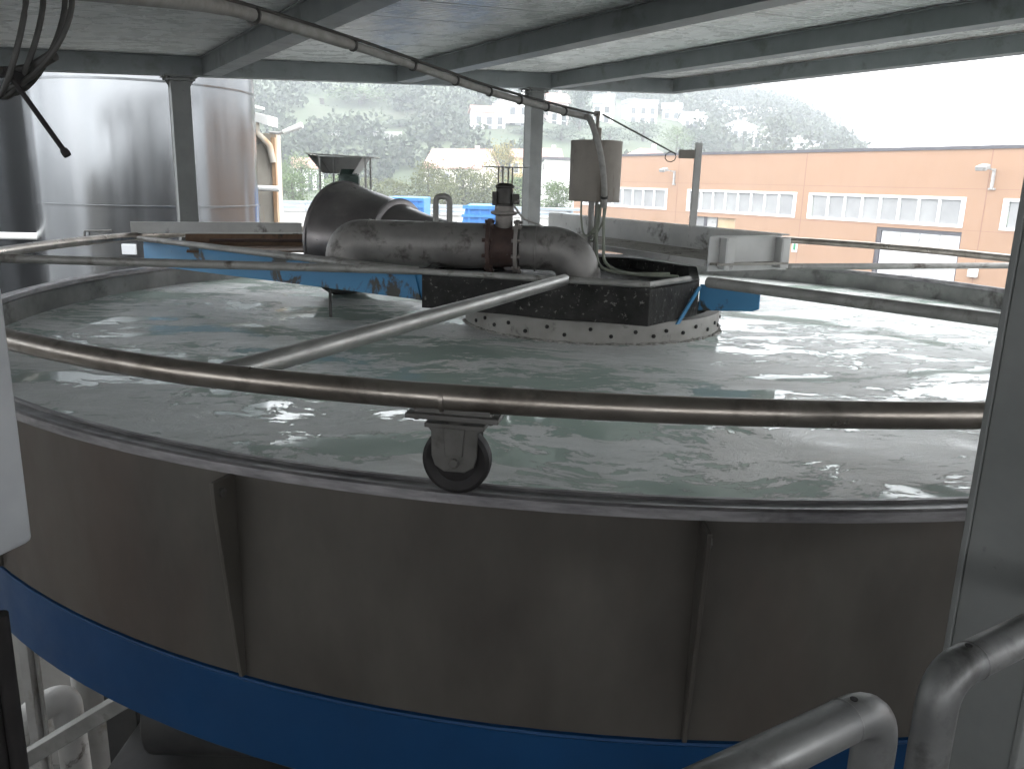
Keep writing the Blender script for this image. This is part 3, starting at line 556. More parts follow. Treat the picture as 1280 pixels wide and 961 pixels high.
# weathered shed corner right of the big silo
q = at(324, 232, 12.6); sx, sy = q.x, 12.6
sd_ = thing('weathered_shed', (sx, sy, GZ), 'beige shed corner with white panel and rusty edges beside the silo', 'shed')
MB().box((sx-.6, sy+.16, (GZ+.62)/2), (1.75, .22, .62-GZ)).build('shed_wall', 'rustwhite', sd_, bev=.01)
MB().box((sx+.235, sy+.02, (GZ+.56)/2), (.06, .06, .56-GZ)).build('corner_post', 'rustedge', sd_, bev=.004)
MB().box((sx-.19, sy+.03, (GZ+.05)/2), (.12, .05, .05-GZ)).build('corner_post', 'rustedge', sd_, bev=.004)
MB().box((sx-.26, sy+.0, .49), (.28, .06, .96)).build('white_panel', 'whitepaint', sd_, bev=.004)
MB().prism([(sx-.55, sy-.15, 1.03), (sx+.22, sy-.15, .86), (sx+.22, sy-.15, .72), (sx-.55, sy-.15, .93)], (0, .5, 0)).prism([(sx-.5, sy-.16, 1.08), (sx+.05, sy-.16, 1.0), (sx+.05, sy-.16, .97), (sx-.5, sy-.16, 1.04)], (0, .45, 0)).build('roof', 'whitepaint', sd_, bev=.004)
MB().tube(bend([(sx+.02, sy-.08, .76), (sx+.02, sy-.08, .62), (sx+.20, sy-.06, .44), (sx+.24, sy-.06, .2)], .08, 6), .048, 14).build('downpipe', 'rustwhite', sd_)
MB().bar((sx+.10, sy, .30+.22), (sx-.12, sy, .40), .03, .03).build('strut', 'chan', sd_)
fl_ = thing('floodlight', (sx+.3, sy, .6), 'small white tubular lamp on an arm at the shed roof', 'lamp')
MB().tube([(sx+.20, sy-.03, .63), (sx+.34, sy-.03, .62), (sx+.42, sy-.03, .65)], .022, 12).build('arm', 'chandark', fl_); MB().tube([(sx+.40, sy-.03, .64), (sx+.56, sy-.03, .70), (sx+.68, sy-.03, .745), (sx+.69, sy-.03, .748)], [.03, .04, .045, .03], 16).build('lamp_head', 'whitepaint', fl_)
tag(MB().tube([(sx-.5, sy-.22, -.165), (sx+.36, sy-.22, -.175), (sx+.375, sy-.22, -.175)], [.04, .04, .03], 16).build('white_pipe', 'whitepaint'), 'short white horizontal pipe across the weathered shed', 'pipe')
# ------------------------------------------------------------------ orange factory hall
FD = 34.0
def fp_(s, z, off=0): return U*s + W*(FD-off) + Z*z
fac = thing('factory_hall', fp_(20, GZ), 'long salmon orange factory hall with strips of white framed windows', 'factory')
S0, S1, FT = -14.0, 47.7, 1.95
def slab(mb, s0, s1, z0, z1, d0, d1):     # box on the facade: d0..d1 metres in front of the wall plane
    return mb.prism([fp_(s0, z0, d1), fp_(s1, z0, d1), fp_(s1, z1, d1), fp_(s0, z1, d1)], W*(d1-d0))
k_ = 1.36
wins = [(28.0*k_, 34.3*k_), (20.95*k_, 26.75*k_), (14.57*k_, 20.41*k_), (7.6*k_, 13.46*k_), (.9*k_, 6.7*k_), (-6*k_, 0)]
ZT, ZL = -.075, -1.325
door = (14.56*k_, 17.5*k_, -1.50); low = (23.88*k_, 26.55*k_, -1.57)
wall = MB()
slab(wall, S0, S1, ZT, FT-.12, -.3, 0)                              # above the windows
edges = sorted([S0, S1] + [e for w in wins for e in w])
for i in range(0, len(edges), 2): slab(wall, edges[i], edges[i+1], ZL, ZT, -.3, 0)
lo = sorted([S0, S1, door[0], door[1], low[0], low[1]])
slab(wall, S0, S1, door[2]+.0, ZL, -.3, 0)
for i in range(0, 6, 2): slab(wall, lo[i], lo[i+1], GZ, door[2], -.3, 0)
slab(wall, low[0], low[1], low[2], door[2], -.3, 0)
e_ = fp_(S1, 0, 0); wall.prism([fp_(S1-.3, GZ, -.302), fp_(S1, GZ, -.302), fp_(S1, FT-.12, -.302), fp_(S1-.3, FT-.12, -.302)], W*18)
wall.prism([fp_(S0, FT-.6, -.31), fp_(S1-.31, FT-.6, -.31), fp_(S1-.31, FT-.5, -.31), fp_(S0, FT-.5, -.31)], W*18)
wall.build('wall', 'salmon', fac)
slab(MB(), S0, S1+.05, FT-.12, FT+.02, -.4, .05).build('roof_edge', 'trim', fac)
jn = MB()
for s in [x*k_ for x in (27.4, 20.68, 14.0, 7.1, .4)]: slab(jn, s-.02, s+.02, GZ, FT-.14, .001, .004); 
for z in (.0, ZL-.1): slab(jn, S0, S1, z+.25 if z == 0 else z, (z+.25 if z == 0 else z)+.02, .001, .003)
jn.build('panel_joints', mat('joint_line', (.26, .145, .10), (.28, .16, .11), 1, .9), fac)
for i, (a, b_) in enumerate(wins):
    fr = MB(); t_ = .12
    slab(fr, a, b_, ZT-t_, ZT, -.1, .03); slab(fr, a, b_, ZL, ZL+t_, -.1, .03); slab(fr, a, a+.2, ZL+t_, ZT-t_, -.1, .03); slab(fr, b_-.2, b_, ZL+t_, ZT-t_, -.1, .03)
    for k in range(1, 8):
        s = a+.2+(b_-a-.4)*k/8; slab(fr, s-.055, s+.055, ZL+t_, ZT-t_, -.1, .02)
    w_ = fr.build('window', 'whitepaint', fac)
    for k in range(8):
        s = a+.2+(b_-a-.4)*k/8; s2 = s+(b_-a-.4)/8; slab(MB(), s+.055, s2-.055, ZL+t_, ZT-t_, -.09, -.06-.01*random.random()).build('pane', 'glass', w_)
dr_ = MB(); nP = 4
for k in range(nP):
    s0 = door[0]+.08+(door[1]-door[0]-.30)*k/nP; slab(dr_, s0+.008, s0+(door[1]-door[0]-.30)/nP-.008, GZ+.02, door[2]-.16, -.18, -.13)
d_ = dr_.build('sliding_door', 'door', fac)
df = MB(); slab(df, door[0], door[1], door[2]-.14, door[2], -.2, -.05); slab(df, door[1]-.2, door[1], GZ, door[2]-.14, -.2, -.05); slab(df, door[0], door[0]+.07, GZ, door[2]-.14, -.2, -.05)
df.build('door_frame', 'trim', d_)
for k in (1, 2, 3): s0 = door[0]+.08+(door[1]-door[0]-.30)*k/nP; slab(MB(), s0-.03, s0+.03, door[2]-.62, door[2]-.2, -.129, -.10).build('hinge', 'chan', d_)
for hx_ in (1.0, 2.0): slab(MB(), door[0]+hx_, door[0]+hx_+.5, -3.53, -3.45, -.129, -.08).build('handle', 'chan', d_)
lw = MB(); L0, L1 = low[:2]
slab(lw, L0, L0+1.45, GZ, low[2], -.25, -.15); g1 = lw.build('shutter', 'gate', fac)
g2 = slab(MB(), L0+1.5, L0+2.3, GZ, low[2], -.25, -.17).build('side_door', 'chan', fac); g3 = slab(MB(), L0+2.5, L1, GZ, low[2], -.25, -.2).build('glass_panel', 'glass', fac)
slab(slab(MB(), L0+1.45, L0+1.5, GZ, low[2], -.25, -.1), L0+2.3, L0+2.5, GZ, low[2], -.25, -.1).build('opening_frame', 'trim', fac)
for (s, zb, zt, lbl) in ((27.62*k_, .12*k_, .70*k_, 'grey floodlight on a wall bracket above the left factory window'), (13.86*k_, .19*k_, .78*k_, 'grey floodlight on a wall bracket high at the right of the factory')):
    t = thing('wall_floodlight', fp_(s, zb), lbl, 'floodlight', 'floodlights on the factory wall')
    b2 = MB(); slab(b2, s-.05, s+.05, zb, zt, .005, .10); b2.bar(fp_(s, zt-.05, .08), fp_(s, zt+.02, .75), .06, .06); slab(b2, s-.14, s+.14, zb-.02, zb+.05, .004, .05); b2.build('bracket', 'chan', t)
    hd2 = MB(); ax = (U, (W*-1+Z*-.3).normalized(), (Z+W*-.3).normalized()); hd2.box(fp_(s, zt+.02, .9), (.44, .34, .17), ax); hd2.box(fp_(s, zt+.11, .86), (.30, .2, .06), ax); hh = hd2.build('lamp_housing', 'chandark', t, bev=.02)
    MB().box(fp_(s, zt+.02, .9)+ax[2]*-.09, (.38, .28, .012), ax).build('lamp_glass', 'glass', hh)
q = 20.8*k_; t = thing('wall_sign', fp_(q, -2.9, .01), 'small white sign with a green mark on the orange wall', 'sign')
slab(MB(), q-.17, q+.17, -3.02, -2.52, .004, .03).build('sign_plate', 'whitepaint', t); slab(slab(MB(), q-.07, q+.08, -2.92, -2.62, .031, .036), q-.03, q+.03, -2.62, -2.57, .031, .036).build('sign_mark', 'green', t)
q = 14.0*k_; t = thing('wall_box', fp_(q, -3.3, .01), 'small pale box on the orange wall right of the white door', 'box')
slab(MB(), q-.2, q+.2, -3.28, -2.92, .004, .14).build('box_body', 'whitepaint', t, bev=.02); slab(MB(), q-.16, q+.16, -3.2, -3.0, .141, .15).build('box_lid', 'door', t)

# ------------------------------------------------------------------ road bank, retaining wall, blue skips
tag(MB().box((-28, 54.2, (GZ-1.85)/2), (63, 18, -1.85-GZ)).build('road', 'yard'), kind='structure')
rw = thing('retaining_wall', (-12, 45, GZ), 'pale stained concrete retaining wall below the road at the back of the yard', 'wall')
MB().box((-26.4, 45.0, (GZ-1.80)/2), (59.6, .35, -1.80-GZ)).build('wall_panel', mat('pale_stained_concrete', (.46, .45, .42), (.58, .57, .54), .6, .85, stain=(.30, .28, .25), stain_scale=1.2, stain_t=(.5, .75), stain_stretch=(1, 1, .25)), rw); MB().box((-26.4, 45.0, -1.77), (59.6, .5, .06)).build('coping', 'conc', rw)
gd = thing('guard_rail', (-12, 45, -1.74), 'grey metal guard rail along the top of the retaining wall', 'guard rail')
for z in (-1.30, -1.56): MB().box((-26.4, 44.9, z), (59.6, .07, .15)).box((-26.4, 44.86, z+.03), (59.6, .03, .05)).build('rail', 'guard', gd, bev=.01)
for k in range(24): MB().box((3.0-2.4*k, 45.02, -1.48), (.1, .12, .56)).build('post', 'guard', gd)
def skip(px0, px1, py0, py1, Y, label, slope):
    a, b_ = at(px0, py1, Y), at(px1, py1, Y); h = at((px0+px1)/2, py0, Y).z; c = (a.x+b_.x)/2; w = b_.x-a.x
    t = thing('skip', (c, Y, GZ), label, 'container', 'blue containers in the yard')
    zb = a.z-1.0
    MB().prism([(c-w/2-slope, Y, zb), (c+w/2, Y, zb), (c+w/2, Y, h), (c-w/2+(.12 if slope else 0), Y, h)], (0, 1.9, 0)).build('body', 'bin', t, bev=.02)
    r_ = MB().box((c, Y-.03, h-.05), (w-.05, .06, .09)); r_.box((c, Y-.03, (h+a.z)/2-.05), (w, .05, .07))
    for k in range(3): r_.box((c-w*.3+w*.3*k, Y-.02, (h+zb)/2), (.06, .04, h-zb-.2))
    r_.build('ribs', 'bin', t); MB().box((c-w*.35, Y+.4, (zb+GZ)/2), (.15, .15, zb-GZ)).box((c+w*.35, Y+.4, (zb+GZ)/2), (.15, .15, zb-GZ)).box((c, Y+1.5, (zb+GZ)/2), (w*.8, .15, zb-GZ)).build('stand', 'soot', t)
skip(483, 530, 247, 264, 26, 'blue container with straight edge behind the cone', 0)
skip(577, 622, 257, 278, 22, 'blue container with sloping side just left of the valve', .25)

# ------------------------------------------------------------------ hill
EA = [(-900, 150), (280, 185), (560, 185), (640, 178), (700, 160), (800, 138), (900, 108), (960, 98), (1000, 80), (1050, 48), (1090, 16), (1150, 2), (1300, 0), (2600, 0)]
def ridge(a):
    for (x0, y0), (x1, y1) in zip(EA, EA[1:]):
        if a <= x1: t = max(0, (a-x0)/(x1-x0)); return y0+(y1-y0)*t
    return 0
ZF = -1.86
def terrain(x, y):
    r = sqrt(x*x+y*y); a = 640+1050*x/max(y, 1); H = 400*ridge(a)/1020
    if r < 108: return ZF
    t = min((r-108)/292, 1.0); z = ZF+(H-ZF)*t
    if r > 400: z -= (r-400)*.15
    return z + noise.fractal(Vector((x*.02, y*.02, 1)), 1, 2, 3)*3.0*min(1, (r-108)/60)
vs, fs = [], []; ang = [radians(-56+112*i/150) for i in range(151)]; rr_ = [63]+[75+ (455-75)*(j/60) for j in range(61)]
for r in rr_:
    for a in ang: x, y = r*sin(a), r*cos(a); vs.append((x, y, terrain(x, y)))
for j in range(len(rr_)-1):
    for i in range(150): fs.append((j*151+i, j*151+i+1, (j+1)*151+i+1, (j+1)*151+i))
tag(MB().add(vs, fs).build('hill', 'grass'), kind='structure')
def hit(px, py):                          # where the sight line through a photo pixel meets the hill
    d = ray(px, py); d = d/sqrt(d.x**2+d.y**2); r = 66
    while r < 430:
        p = d*r
        if p.z <= terrain(p.x, p.y): return Vector((p.x, p.y, terrain(p.x, p.y)))
        r += .5
    return None

# ------------------------------------------------------------------ houses
KEEP = []
def house(px0, px1, eave, ridge_py, base, Y, rot, wallm, roofm, label, nx=3, ny=2, kind='gable', depth=.8, group=None, chim=True, cat='house', over=.35):
    pm = (px0+px1)/2
    if Y is None: p = hit(pm, base); Y = p.y
    zb = terrain(at(pm, base, Y).x, Y) if Y > 62 else GZ
    c = at(pm, base, Y); w = abs(at(px1, base, Y).x-at(px0, base, Y).x)
    we = w/(cos(rot)+depth*abs(sin(rot))); dpt = we*depth
    ze = at(pm, eave, Y).z; zr = at(pm, ridge_py, Y).z; zb = min(zb, c.z)-.5
    KEEP.append((c.x, Y, max(we, dpt)*.62))
    t = thing('house', (c.x, Y, zb), label, cat, group); X = Vector((cos(rot), sin(rot), 0)); Yv = Vector((-sin(rot), cos(rot), 0)); o = Vector((c.x, Y, 0))+Yv*dpt*.5
    def q(a, b, z): return o+X*a+Yv*b+Z*z
    hw, hd = we/2, dpt/2; wl = MB(); wl.prism([q(-hw, -hd, zb), q(hw, -hd, zb), q(hw, hd, zb), q(-hw, hd, zb)], Z*(ze-zb))
    if kind == 'gable':  # ridge along X
        wl.prism([q(-hw, -hd, ze), q(-hw, hd, ze), q(-hw, 0, zr)], X*we)
    elif kind == 'front': wl.prism([q(-hw, -hd, ze), q(hw, -hd, ze), q(0, -hd, zr)], Yv*dpt)
    wl.build('wall', wallm, t)
    rf = MB(); ov = over; th = Z*.18
    if kind == 'gable':
        sl = (zr-ze)/hd
        for s in (-1, 1): rf.prism([q(-hw-ov, s*(hd+ov), ze-sl*ov+.02), q(hw+ov, s*(hd+ov), ze-sl*ov+.02), q(hw+ov, 0, zr+.02), q(-hw-ov, 0, zr+.02)], th)
    elif kind == 'front':
        sl = (zr-ze)/hw
        for s in (-1, 1): rf.prism([q(s*(hw+ov), -hd-ov, ze-sl*ov+.02), q(s*(hw+ov), hd+ov, ze-sl*ov+.02), q(0, hd+ov, zr+.02), q(0, -hd-ov, zr+.02)], th)
    elif kind == 'hip':
        k = hw*.35; b0 = [q(-hw-ov, -hd-ov, ze), q(hw+ov, -hd-ov, ze), q(hw+ov, hd+ov, ze), q(-hw-ov, hd+ov, ze)]; r0, r1 = q(-k, 0, zr), q(k, 0, zr)
        rf.add(b0+[r0, r1], [(0, 1, 5, 4), (1, 2, 5), (2, 3, 4, 5), (3, 0, 4), (3, 2, 1, 0)])
    else: rf.prism([q(-hw-.2, -hd-.2, ze), q(hw+.2, -hd-.2, ze), q(hw+.2, hd+.2, ze), q(-hw-.2, hd+.2, ze)], Z*max(.2, zr-ze))
    ro = rf.build('roof', roofm, t)
    if chim and kind != 'flat': MB().box(q(hw*.45, hd*.3, zr), (.6, .6, 1.3)).build('chimney', wallm, ro)
    vis = min(ze-zb-.6, 3.0*ny)
    for j in range(ny):
        zc = ze-1.5-j*min(3.0, (ze-c.z)/max(ny, 1)) if ny > 1 else ze-1.5
        for i in range(nx):
            a = -hw+we*(i+.5)/nx; ww, hh = min(1.0, we/nx*.5), 1.3
            f = MB().box(q(a, -hd-.02, zc), (ww+.2, .10, hh+.2), (X, Yv, Z)).build('window', 'whitepaint', t)
            MB().box(q(a, -hd-.06, zc), (ww, .08, hh), (X, Yv, Z)).build('pane', 'darkglass', f)
        for i in range(2):
            for sgn in ((-1,) if rot < 0 else (1,)):
                b = -hd+dpt*(i+.5)/2; f = MB().box(q(sgn*(hw+.02), b, zc), (.10, 1.1, 1.4), (X, Yv, Z)).build('window', 'whitepaint', t); MB().box(q(sgn*(hw+.06), b, zc), (.08, .8, 1.2), (X, Yv, Z)).build('pane', 'darkglass', f)
    return t, q, hw, hd, ze, zr, zb
HG = 'houses on the misty hillside'
t, q, hw, hd, ze, zr, zb = house(519, 612, 209, 187, 232, 112, radians(-24), 'cream', 'tile', 'cream house with long pink tiled roof behind the bushes', 4, 1, 'gable', .62, HG)
MB().prism([q(hw*.15, -hd-1.2, ze-.2), q(hw*.75, -hd-1.2, ze-.2), q(hw*.75, -hd+1.6, ze+1.0), q(hw*.15, -hd+1.6, ze+1.0)], Z*.15).build('porch_roof', 'tile', t)
house(589, 634, 140, 133, 162, None, radians(14), 'plaster', 'tile', 'plain white house with pink roof left of the middle column, above the meadow', 3, 2, 'gable', .6, HG)
t, q, hw, hd, ze, zr, zb = house(617, 664, 128, 113, 156, None, radians(-8), 'plaster', 'greyroof', 'tall white house with grey roof and balcony partly behind the middle column', 3, 2, 'front', .7, HG)
MB().box(q(0, -hd-.7, ze-3.6), (hw*1.9, 1.4, .18)).box(q(0, -hd-1.35, ze-3.1), (hw*1.9, .06, .9)).build('balcony', 'plaster', t)
house(683, 714, 127, 117, 156, None, radians(20), 'pinkplaster', 'tile', 'pinkish house just right of the middle column', 2, 3, 'gable', .8, HG)
house(637, 664, 196, 188, 222, 118, radians(-10), 'ochre', 'tile', 'ochre house right behind the yellow tree', 2, 1, 'gable', .8, HG)
house(676, 702, 195, 187, 215, 122, radians(12), 'plaster', 'tile', 'low house with pink roof above the white flat shed', 2, 1, 'gable', .8, HG)
house(738, 766, 128, 118, 152, None, radians(-15), 'plaster', 'greyroof', 'small white house between dark trees above the drum', 2, 2, 'gable', .8, HG)
house(782, 824, 130, 124, 154, None, radians(10), 'plaster', 'greyroof', 'large white block of a house high above the bracket post', 3, 2, 'flat', .8, HG)
house(826, 852, 136, 129, 150, None, radians(-12), 'plaster', 'greyroof', 'white house left of the terrace of houses on the hill', 2, 1, 'gable', .8, HG)
house(852, 884, 147, 140, 160, None, radians(8), 'plaster', 'greyroof', 'white house with long low roof in the middle of the village', 3, 1, 'gable', .7, HG)
house(885, 910, 130, 125, 139, None, radians(0), 'plaster', 'greyroof', 'highest white house of the village with flat roof', 2, 1, 'flat', .8, HG)
house(912, 970, 139, 134, 150, None, radians(-6), 'plaster', 'greyroof', 'long white building at the right edge of the village', 6, 2, 'gable', .35, HG)
house(908, 952, 159, 150, 176, None, radians(14), 'plaster', 'greyroof', 'broad white house with hipped pale roof below the long building', 3, 2, 'hip', .8, HG)
house(940, 962, 168, 162, 184, None, radians(-8), 'plaster', 'greyroof', 'narrow white house at the right foot of the village', 2, 2, 'hip', .8, HG)
house(976, 1008, 179, 173, 190, 170, radians(-10), 'plaster', 'greyroof', 'white house whose roof just shows over the factory roof edge', 2, 1, 'gable', .8, HG)
house(1004, 1032, 180, 176, 192, 180, radians(6), 'plaster', 'greyroof', 'rightmost white house with a flat roof above the factory edge', 2, 1, 'flat', .8, HG)
house(786, 836, 195, 185, 208, 118, radians(4), 'pinkplaster', 'tile', 'house with pink hipped roof showing above the factory edge behind the wire', 3, 1, 'hip', .8, HG)
house(368, 408, 209, 199, 236, 105, radians(24), 'plaster', 'tile', 'white house with pink roof between the shed and the motor hood', 3, 2, 'gable', .8, HG)
# low white commercial building with flat roof, behind the factory corner
a, b_ = at(680, 232, 70), at(735, 232, 70); zt_ = at(700, 197, 70).z
t = thing('white_building', ((a.x+b_.x)/2, 70, ZF), 'low white flat roofed building left of the orange factory', 'building'); KEEP.append(((a.x+b_.x)/2, 74, 6))
MB().prism([(a.x, 70, ZF-.4), (b_.x, 71, ZF-.4), (b_.x, 80, ZF-.4), (a.x, 79, ZF-.4)], Z*(zt_-.2-ZF+.4)).build('wall', 'whitepaint', t)
MB().prism([(a.x-.15, 69.85, zt_-.2), (b_.x+.1, 70.85, zt_-.2), (b_.x+.1, 80, zt_-.2), (a.x-.15, 79, zt_-.2)], Z*.22).build('roof_edge', 'trim', t)
MB().box((a.x+.05, 72, 1.4), (.3, .5, .5)).build('wall_lamp', 'chandark', t)
tw_ = hit(420, 172)
if tw_: tag(MB().bar((tw_.x-9, tw_.y+3, tw_.z+.5), (tw_.x+11, tw_.y-2, tw_.z+.4), .4, 1.3).build('terrace_wall', 'conc'), 'pale terrace wall on the wooded slope above the motor hood', 'wall')

# ------------------------------------------------------------------ trees
def leafmesh(name, pts, size, m, rng):
    n = len(pts); P = np.asarray(pts); d1 = rng.normal(size=(n, 3)); d1 /= np.linalg.norm(d1, axis=1)[:, None]
    d2 = np.cross(d1, rng.normal(size=(n, 3))); d2 /= np.linalg.norm(d2, axis=1)[:, None]
    s = (size*rng.uniform(.6, 1.35, n))[:, None]
    V = np.stack([P-d1*s*.5, P+d2*s*.32, P+d1*s*.5, P-d2*s*.32], 1).reshape(-1, 3)
    me = D.meshes.new(name); me.vertices.add(4*n); me.loops.add(4*n); me.polygons.add(n)
    me.vertices.foreach_set('co', V.astype(np.float32).ravel()); me.loops.foreach_set('vertex_index', np.arange(4*n, dtype=np.int32))
    me.polygons.foreach_set('loop_start', np.arange(0, 4*n, 4, dtype=np.int32)); me.update(calc_edges=True); me.validate()
    me.materials.append(M[m]); return me
def crown_pts(rng, h, w, z0, ncl, per, conic=False):
    out = []
    for k in range(ncl):
        t = rng.uniform(0, 1); z = z0+(h-z0)*t
        rad = w/2*((1-t)*.95+.06 if conic else (sin(pi*min(.97, .12+.82*t))**.7))
        a = rng.uniform(0, 2*pi); rr = rad*sqrt(rng.uniform(.12, 1)); c = np.array([rr*cos(a), rr*sin(a), z]); cs = w*rng.uniform(.07, .15)
        out.append(c+rng.normal(size=(per, 3))*np.array([cs, cs, cs*.7]))
    return np.concatenate(out)
def tree(name, h, w, z0, m, seed, ncl=60, per=38, size=.3, conic=False):
    rng = np.random.default_rng(seed); t = thing(name, (0, 0, 0), 'x', 'tree')
    tr = MB().tube([(0, 0, -.4), (.03*w, 0, h*.3), (.0, .03*w, h*.6), (0, 0, h*.9)], [w*.05, w*.04, w*.022, w*.006], 8)
    for k in range(6):
        a = k*1.1+seed; zz = z0+(h-z0)*(.05+.11*k); tr.tube([(0, 0, zz), (cos(a)*w*.2, sin(a)*w*.2, zz+h*.08), (cos(a)*w*.36, sin(a)*w*.36, zz+h*.14)], [w*.02, w*.013, w*.004], 6)
    tr.build('trunk', 'bark', t)
    o = D.objects.new('crown', leafmesh('crown', crown_pts(rng, h, w, z0, ncl, per, conic), size, m, rng)); COL.objects.link(o); o.parent = t
    return t
protos = {}
def plant(kind, px, top, wpx, Y, label, cat='tree', group=None, zb=None):
    x = at(px, 230, Y).x; z = terrain(x, Y) if zb is None else zb; h = at(px, top, Y).z-z; w = wpx*Y/1020
    name, m, conic, size, z0 = {'shrub': ('shrub', 'leaf_olive', 0, .055, .04), 'bush': ('shrub', 'leaf_green', 0, .055, .04), 'green': ('broadleaf_tree', 'leaf_green', 0, .045, .2), 'yellow': ('autumn_tree', 'leaf_yellow', 0, .045, .15), 'dark': ('dark_tree', 'leaf_dark', 0, .045, .15), 'conifer': ('conifer_tree', 'leaf_dark', 1, .05, .1)}[kind]
    key = (kind, len([1 for k in protos if k[0] == kind])) if len([1 for k in protos if k[0] == kind]) < 2 else (kind, random.randint(0, 1))
    if key not in protos:
        t = tree(name, 1, 1, z0, m, hash(kind) % 1 + sum(map(ord, kind))+key[1]*17, 90 if kind in ('shrub', 'bush') else 75, 34, size, conic); protos[key] = t
    else: t = copy_tree(protos[key])
    t.location = (x, Y, z-.1); t.scale = (w, w, h+.1); t.rotation_euler = (0, 0, random.uniform(0, 6))
    KEEP.append((x, Y, w*.4)); return tag(t, label, cat, group)
G1 = 'shrubs along the road behind the guard rail'; G2 = 'trees on the slope'
for kind, px, top, wp, Y, lb in [
    ('shrub', 536, 206, 44, 68, 'olive shrub in front of the gable of the cream house'), ('shrub', 578, 213, 52, 70, 'wide olive shrub under the pink roof of the cream house'), ('shrub', 606, 219, 40, 66, 'olive shrub just left of the valve top plate'),
    ('shrub', 492, 226, 44, 67, 'olive shrub right of the motor hood above the blue container'), ('shrub', 458, 224, 40, 72, 'olive shrub directly beyond the motor hood'), ('bush', 650, 224, 46, 69, 'green shrub behind the foot of the middle column'), ('bush', 697, 229, 44, 62, 'green shrub below the white flat roofed building'),
    ('bush', 366, 218, 44, 66, 'green shrub beside the weathered shed'), ('bush', 420, 222, 50, 70, 'green shrub left of the motor under the hood'), ('shrub', 556, 226, 40, 63, 'low olive shrub behind the lifting handle')]:
    plant(kind, px, top, wp, Y, lb, 'shrub', G1)
for kind, px, top, wp, Y, lb in [
    ('yellow', 627, 186, 46, 86, 'yellow autumn tree between the cream and the ochre house'), ('green', 376, 196, 50, 84, 'yellow-green tree right of the weathered shed'), ('green', 352, 205, 34, 80, 'small green tree at the edge of the weathered shed'),
    ('green', 455, 112, 96, 170, 'great rounded tree high on the slope above the motor hood'), ('dark', 405, 150, 60, 165, 'dark tree on the slope left of the great rounded tree'), ('yellow', 580, 106, 40, 205, 'pale yellow tree under the canopy edge above the white house'),
    ('dark', 545, 120, 56, 190, 'dark tree on the slope left of the plain white house'), ('conifer', 722, 112, 42, 165, 'tall dark conifer beside the pinkish house'), ('dark', 700, 158, 50, 150, 'dark tree below the pinkish house'), ('dark', 800, 152, 46, 160, 'dark tree below the large white block'),
    ('dark', 760, 160, 50, 150, 'dark tree behind the drum'), ('green', 842, 160, 36, 150, 'green tree above the bracket post'), ('dark', 872, 164, 46, 155, 'dark tree right of the bracket post'), ('dark', 925, 166, 30, 168, 'dark tree in front of the broad white house'),
    ('green', 330, 128, 70, 190, 'misty tree above the shed roof'), ('dark', 500, 150, 44, 150, 'dark tree above the blue container on the slope'), ('dark', 655, 160, 44, 150, 'dark tree below the balcony house'), ('dark', 1040, 130, 60, 330, 'misty treetop on the ridge above the factory')]:
    plant(kind, px, top, wp, Y, lb, 'tree', G2)
for kk, t in protos.items(): pass
# woods that read as one mass
rng = np.random.default_rng(5); pts = []; cnt = 0
while cnt < 6000:
    a = rng.uniform(285, 1310); r = sqrt(rng.uniform(112**2, 430**2)); th_ = math.atan((a-640)/1050); x, y = r*sin(th_), r*cos(th_)
    if any((x-kx)**2+(y-ky)**2 < (kr+1.5)**2 or ((abs(x/y-kx/ky)*ky < kr*1.0) and -22 < y-ky < 0) for kx, ky, kr in KEEP): continue
    if noise.noise(Vector((x*.022, y*.018, 5))) > .44: continue                      # clearings
    big_ = rng.uniform(1.5, 3.4)*(1 if r > 150 else .7); z = terrain(x, y); cnt += 1
    n = 62; d = rng.normal(size=(n, 3)); d /= np.linalg.norm(d, axis=1)[:, None]; rad = rng.uniform(.55, 1.0, n)[:, None]
    pts.append(np.array([x, y, z+big_*.9])+d*rad*np.array([big_, big_, big_*1.15]))
wm = leafmesh('woods', np.concatenate(pts), .95, 'wood', rng); wo = D.objects.new('woods', wm); COL.objects.link(wo); tag(wo, kind='stuff')
wo['label'] = 'misty woodland covering the hillside'; wo['category'] = 'woods'

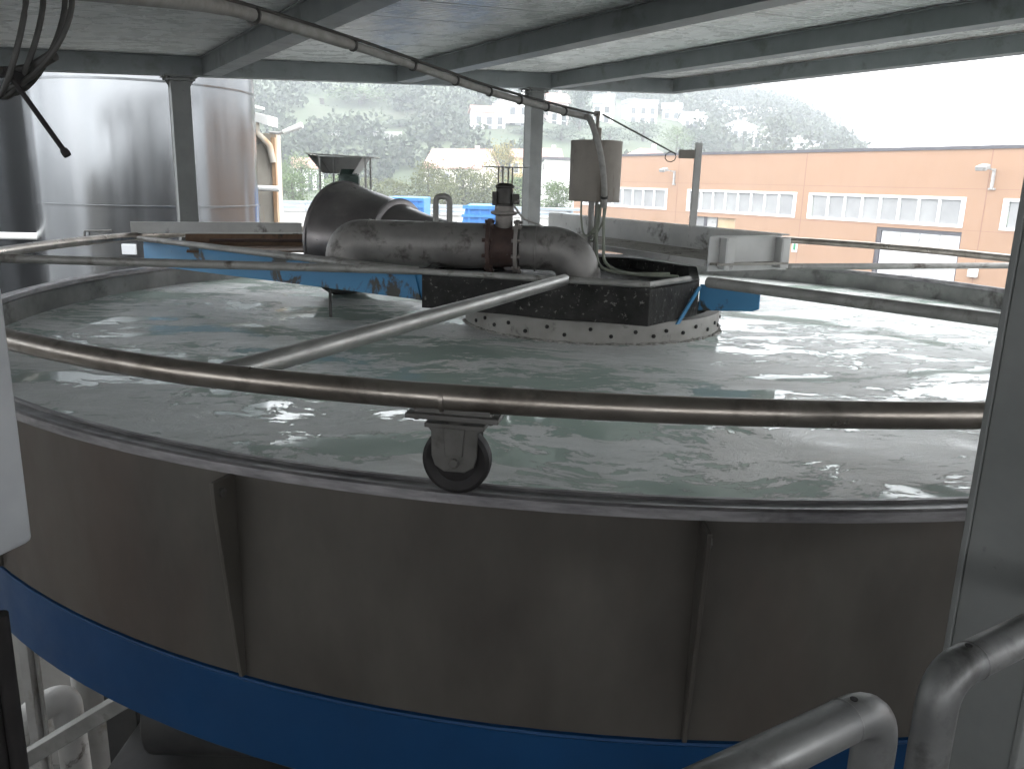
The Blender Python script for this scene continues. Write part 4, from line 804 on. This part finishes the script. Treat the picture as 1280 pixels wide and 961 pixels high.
# ------------------------------------------------------------------ air, sky, sun
HAZE = .0023
hz = MB().box((0, 230, 44), (1100, 560, 100)).build('haze', 'whitepaint'); tag(hz, kind='stuff'); hz['label'] = 'grey mist over the valley'; hz['category'] = 'mist'
hm = D.materials.new('mist'); hm.use_nodes = True; nt = hm.node_tree; nt.nodes.clear(); o = nt.nodes.new('ShaderNodeOutputMaterial'); pv = nt.nodes.new('ShaderNodeVolumePrincipled')
pv.inputs['Color'].default_value = (.55, .58, .61, 1); pv.inputs['Density'].default_value = HAZE; pv.inputs['Anisotropy'].default_value = 0
nt.links.new(pv.outputs[0], o.inputs['Volume']); hz.data.materials.clear(); hz.data.materials.append(hm)
SUN_EL, SUN_AZ = radians(48), radians(62)            # azimuth from +Y towards +X
w = D.worlds.new('World'); SC.world = w; w.use_nodes = True; nt = w.node_tree; bg = nt.nodes['Background']
sky = nt.nodes.new('ShaderNodeTexSky'); sky.sky_type = 'NISHITA'; sky.sun_disc = False; sky.sun_elevation = SUN_EL; sky.sun_rotation = SUN_AZ; sky.dust_density = 6; sky.air_density = 1.2; sky.ozone_density = .5
hs_ = nt.nodes.new('ShaderNodeHueSaturation'); hs_.inputs['Saturation'].default_value = .12; nt.links.new(sky.outputs[0], hs_.inputs['Color'])
cl_ = nt.nodes.new('ShaderNodeMix'); cl_.data_type = 'RGBA'; cl_.inputs[0].default_value = .8; cl_.inputs[7].default_value = (11, 11.3, 11.6, 1); nt.links.new(hs_.outputs[0], cl_.inputs[6])
nt.links.new(cl_.outputs[2], bg.inputs['Color']); bg.inputs['Strength'].default_value = .12
sl = D.lights.new('sun', 'SUN'); sl.energy = .5; sl.angle = radians(30); sl.color = (1, .98, .95); so = D.objects.new('sun', sl); COL.objects.link(so)
sd3 = Vector((cos(SUN_EL)*sin(SUN_AZ), cos(SUN_EL)*cos(SUN_AZ), sin(SUN_EL))); so.rotation_euler = sd3.to_track_quat('Z', 'Y').to_euler(); so.location = (0, 0, 60)
SC.view_settings.view_transform = 'Standard'; SC.view_settings.look = 'None'; SC.view_settings.gamma = 1; SC.view_settings.use_curve_mapping = False
SC.view_settings.exposure = 2.6
cy = SC.cycles; cy.use_denoising = True; cy.max_bounces = 8; cy.diffuse_bounces = 4; cy.glossy_bounces = 4; cy.volume_bounces = 1; cy.transmission_bounces = 2; cy.caustics_reflective = False; cy.caustics_refractive = False
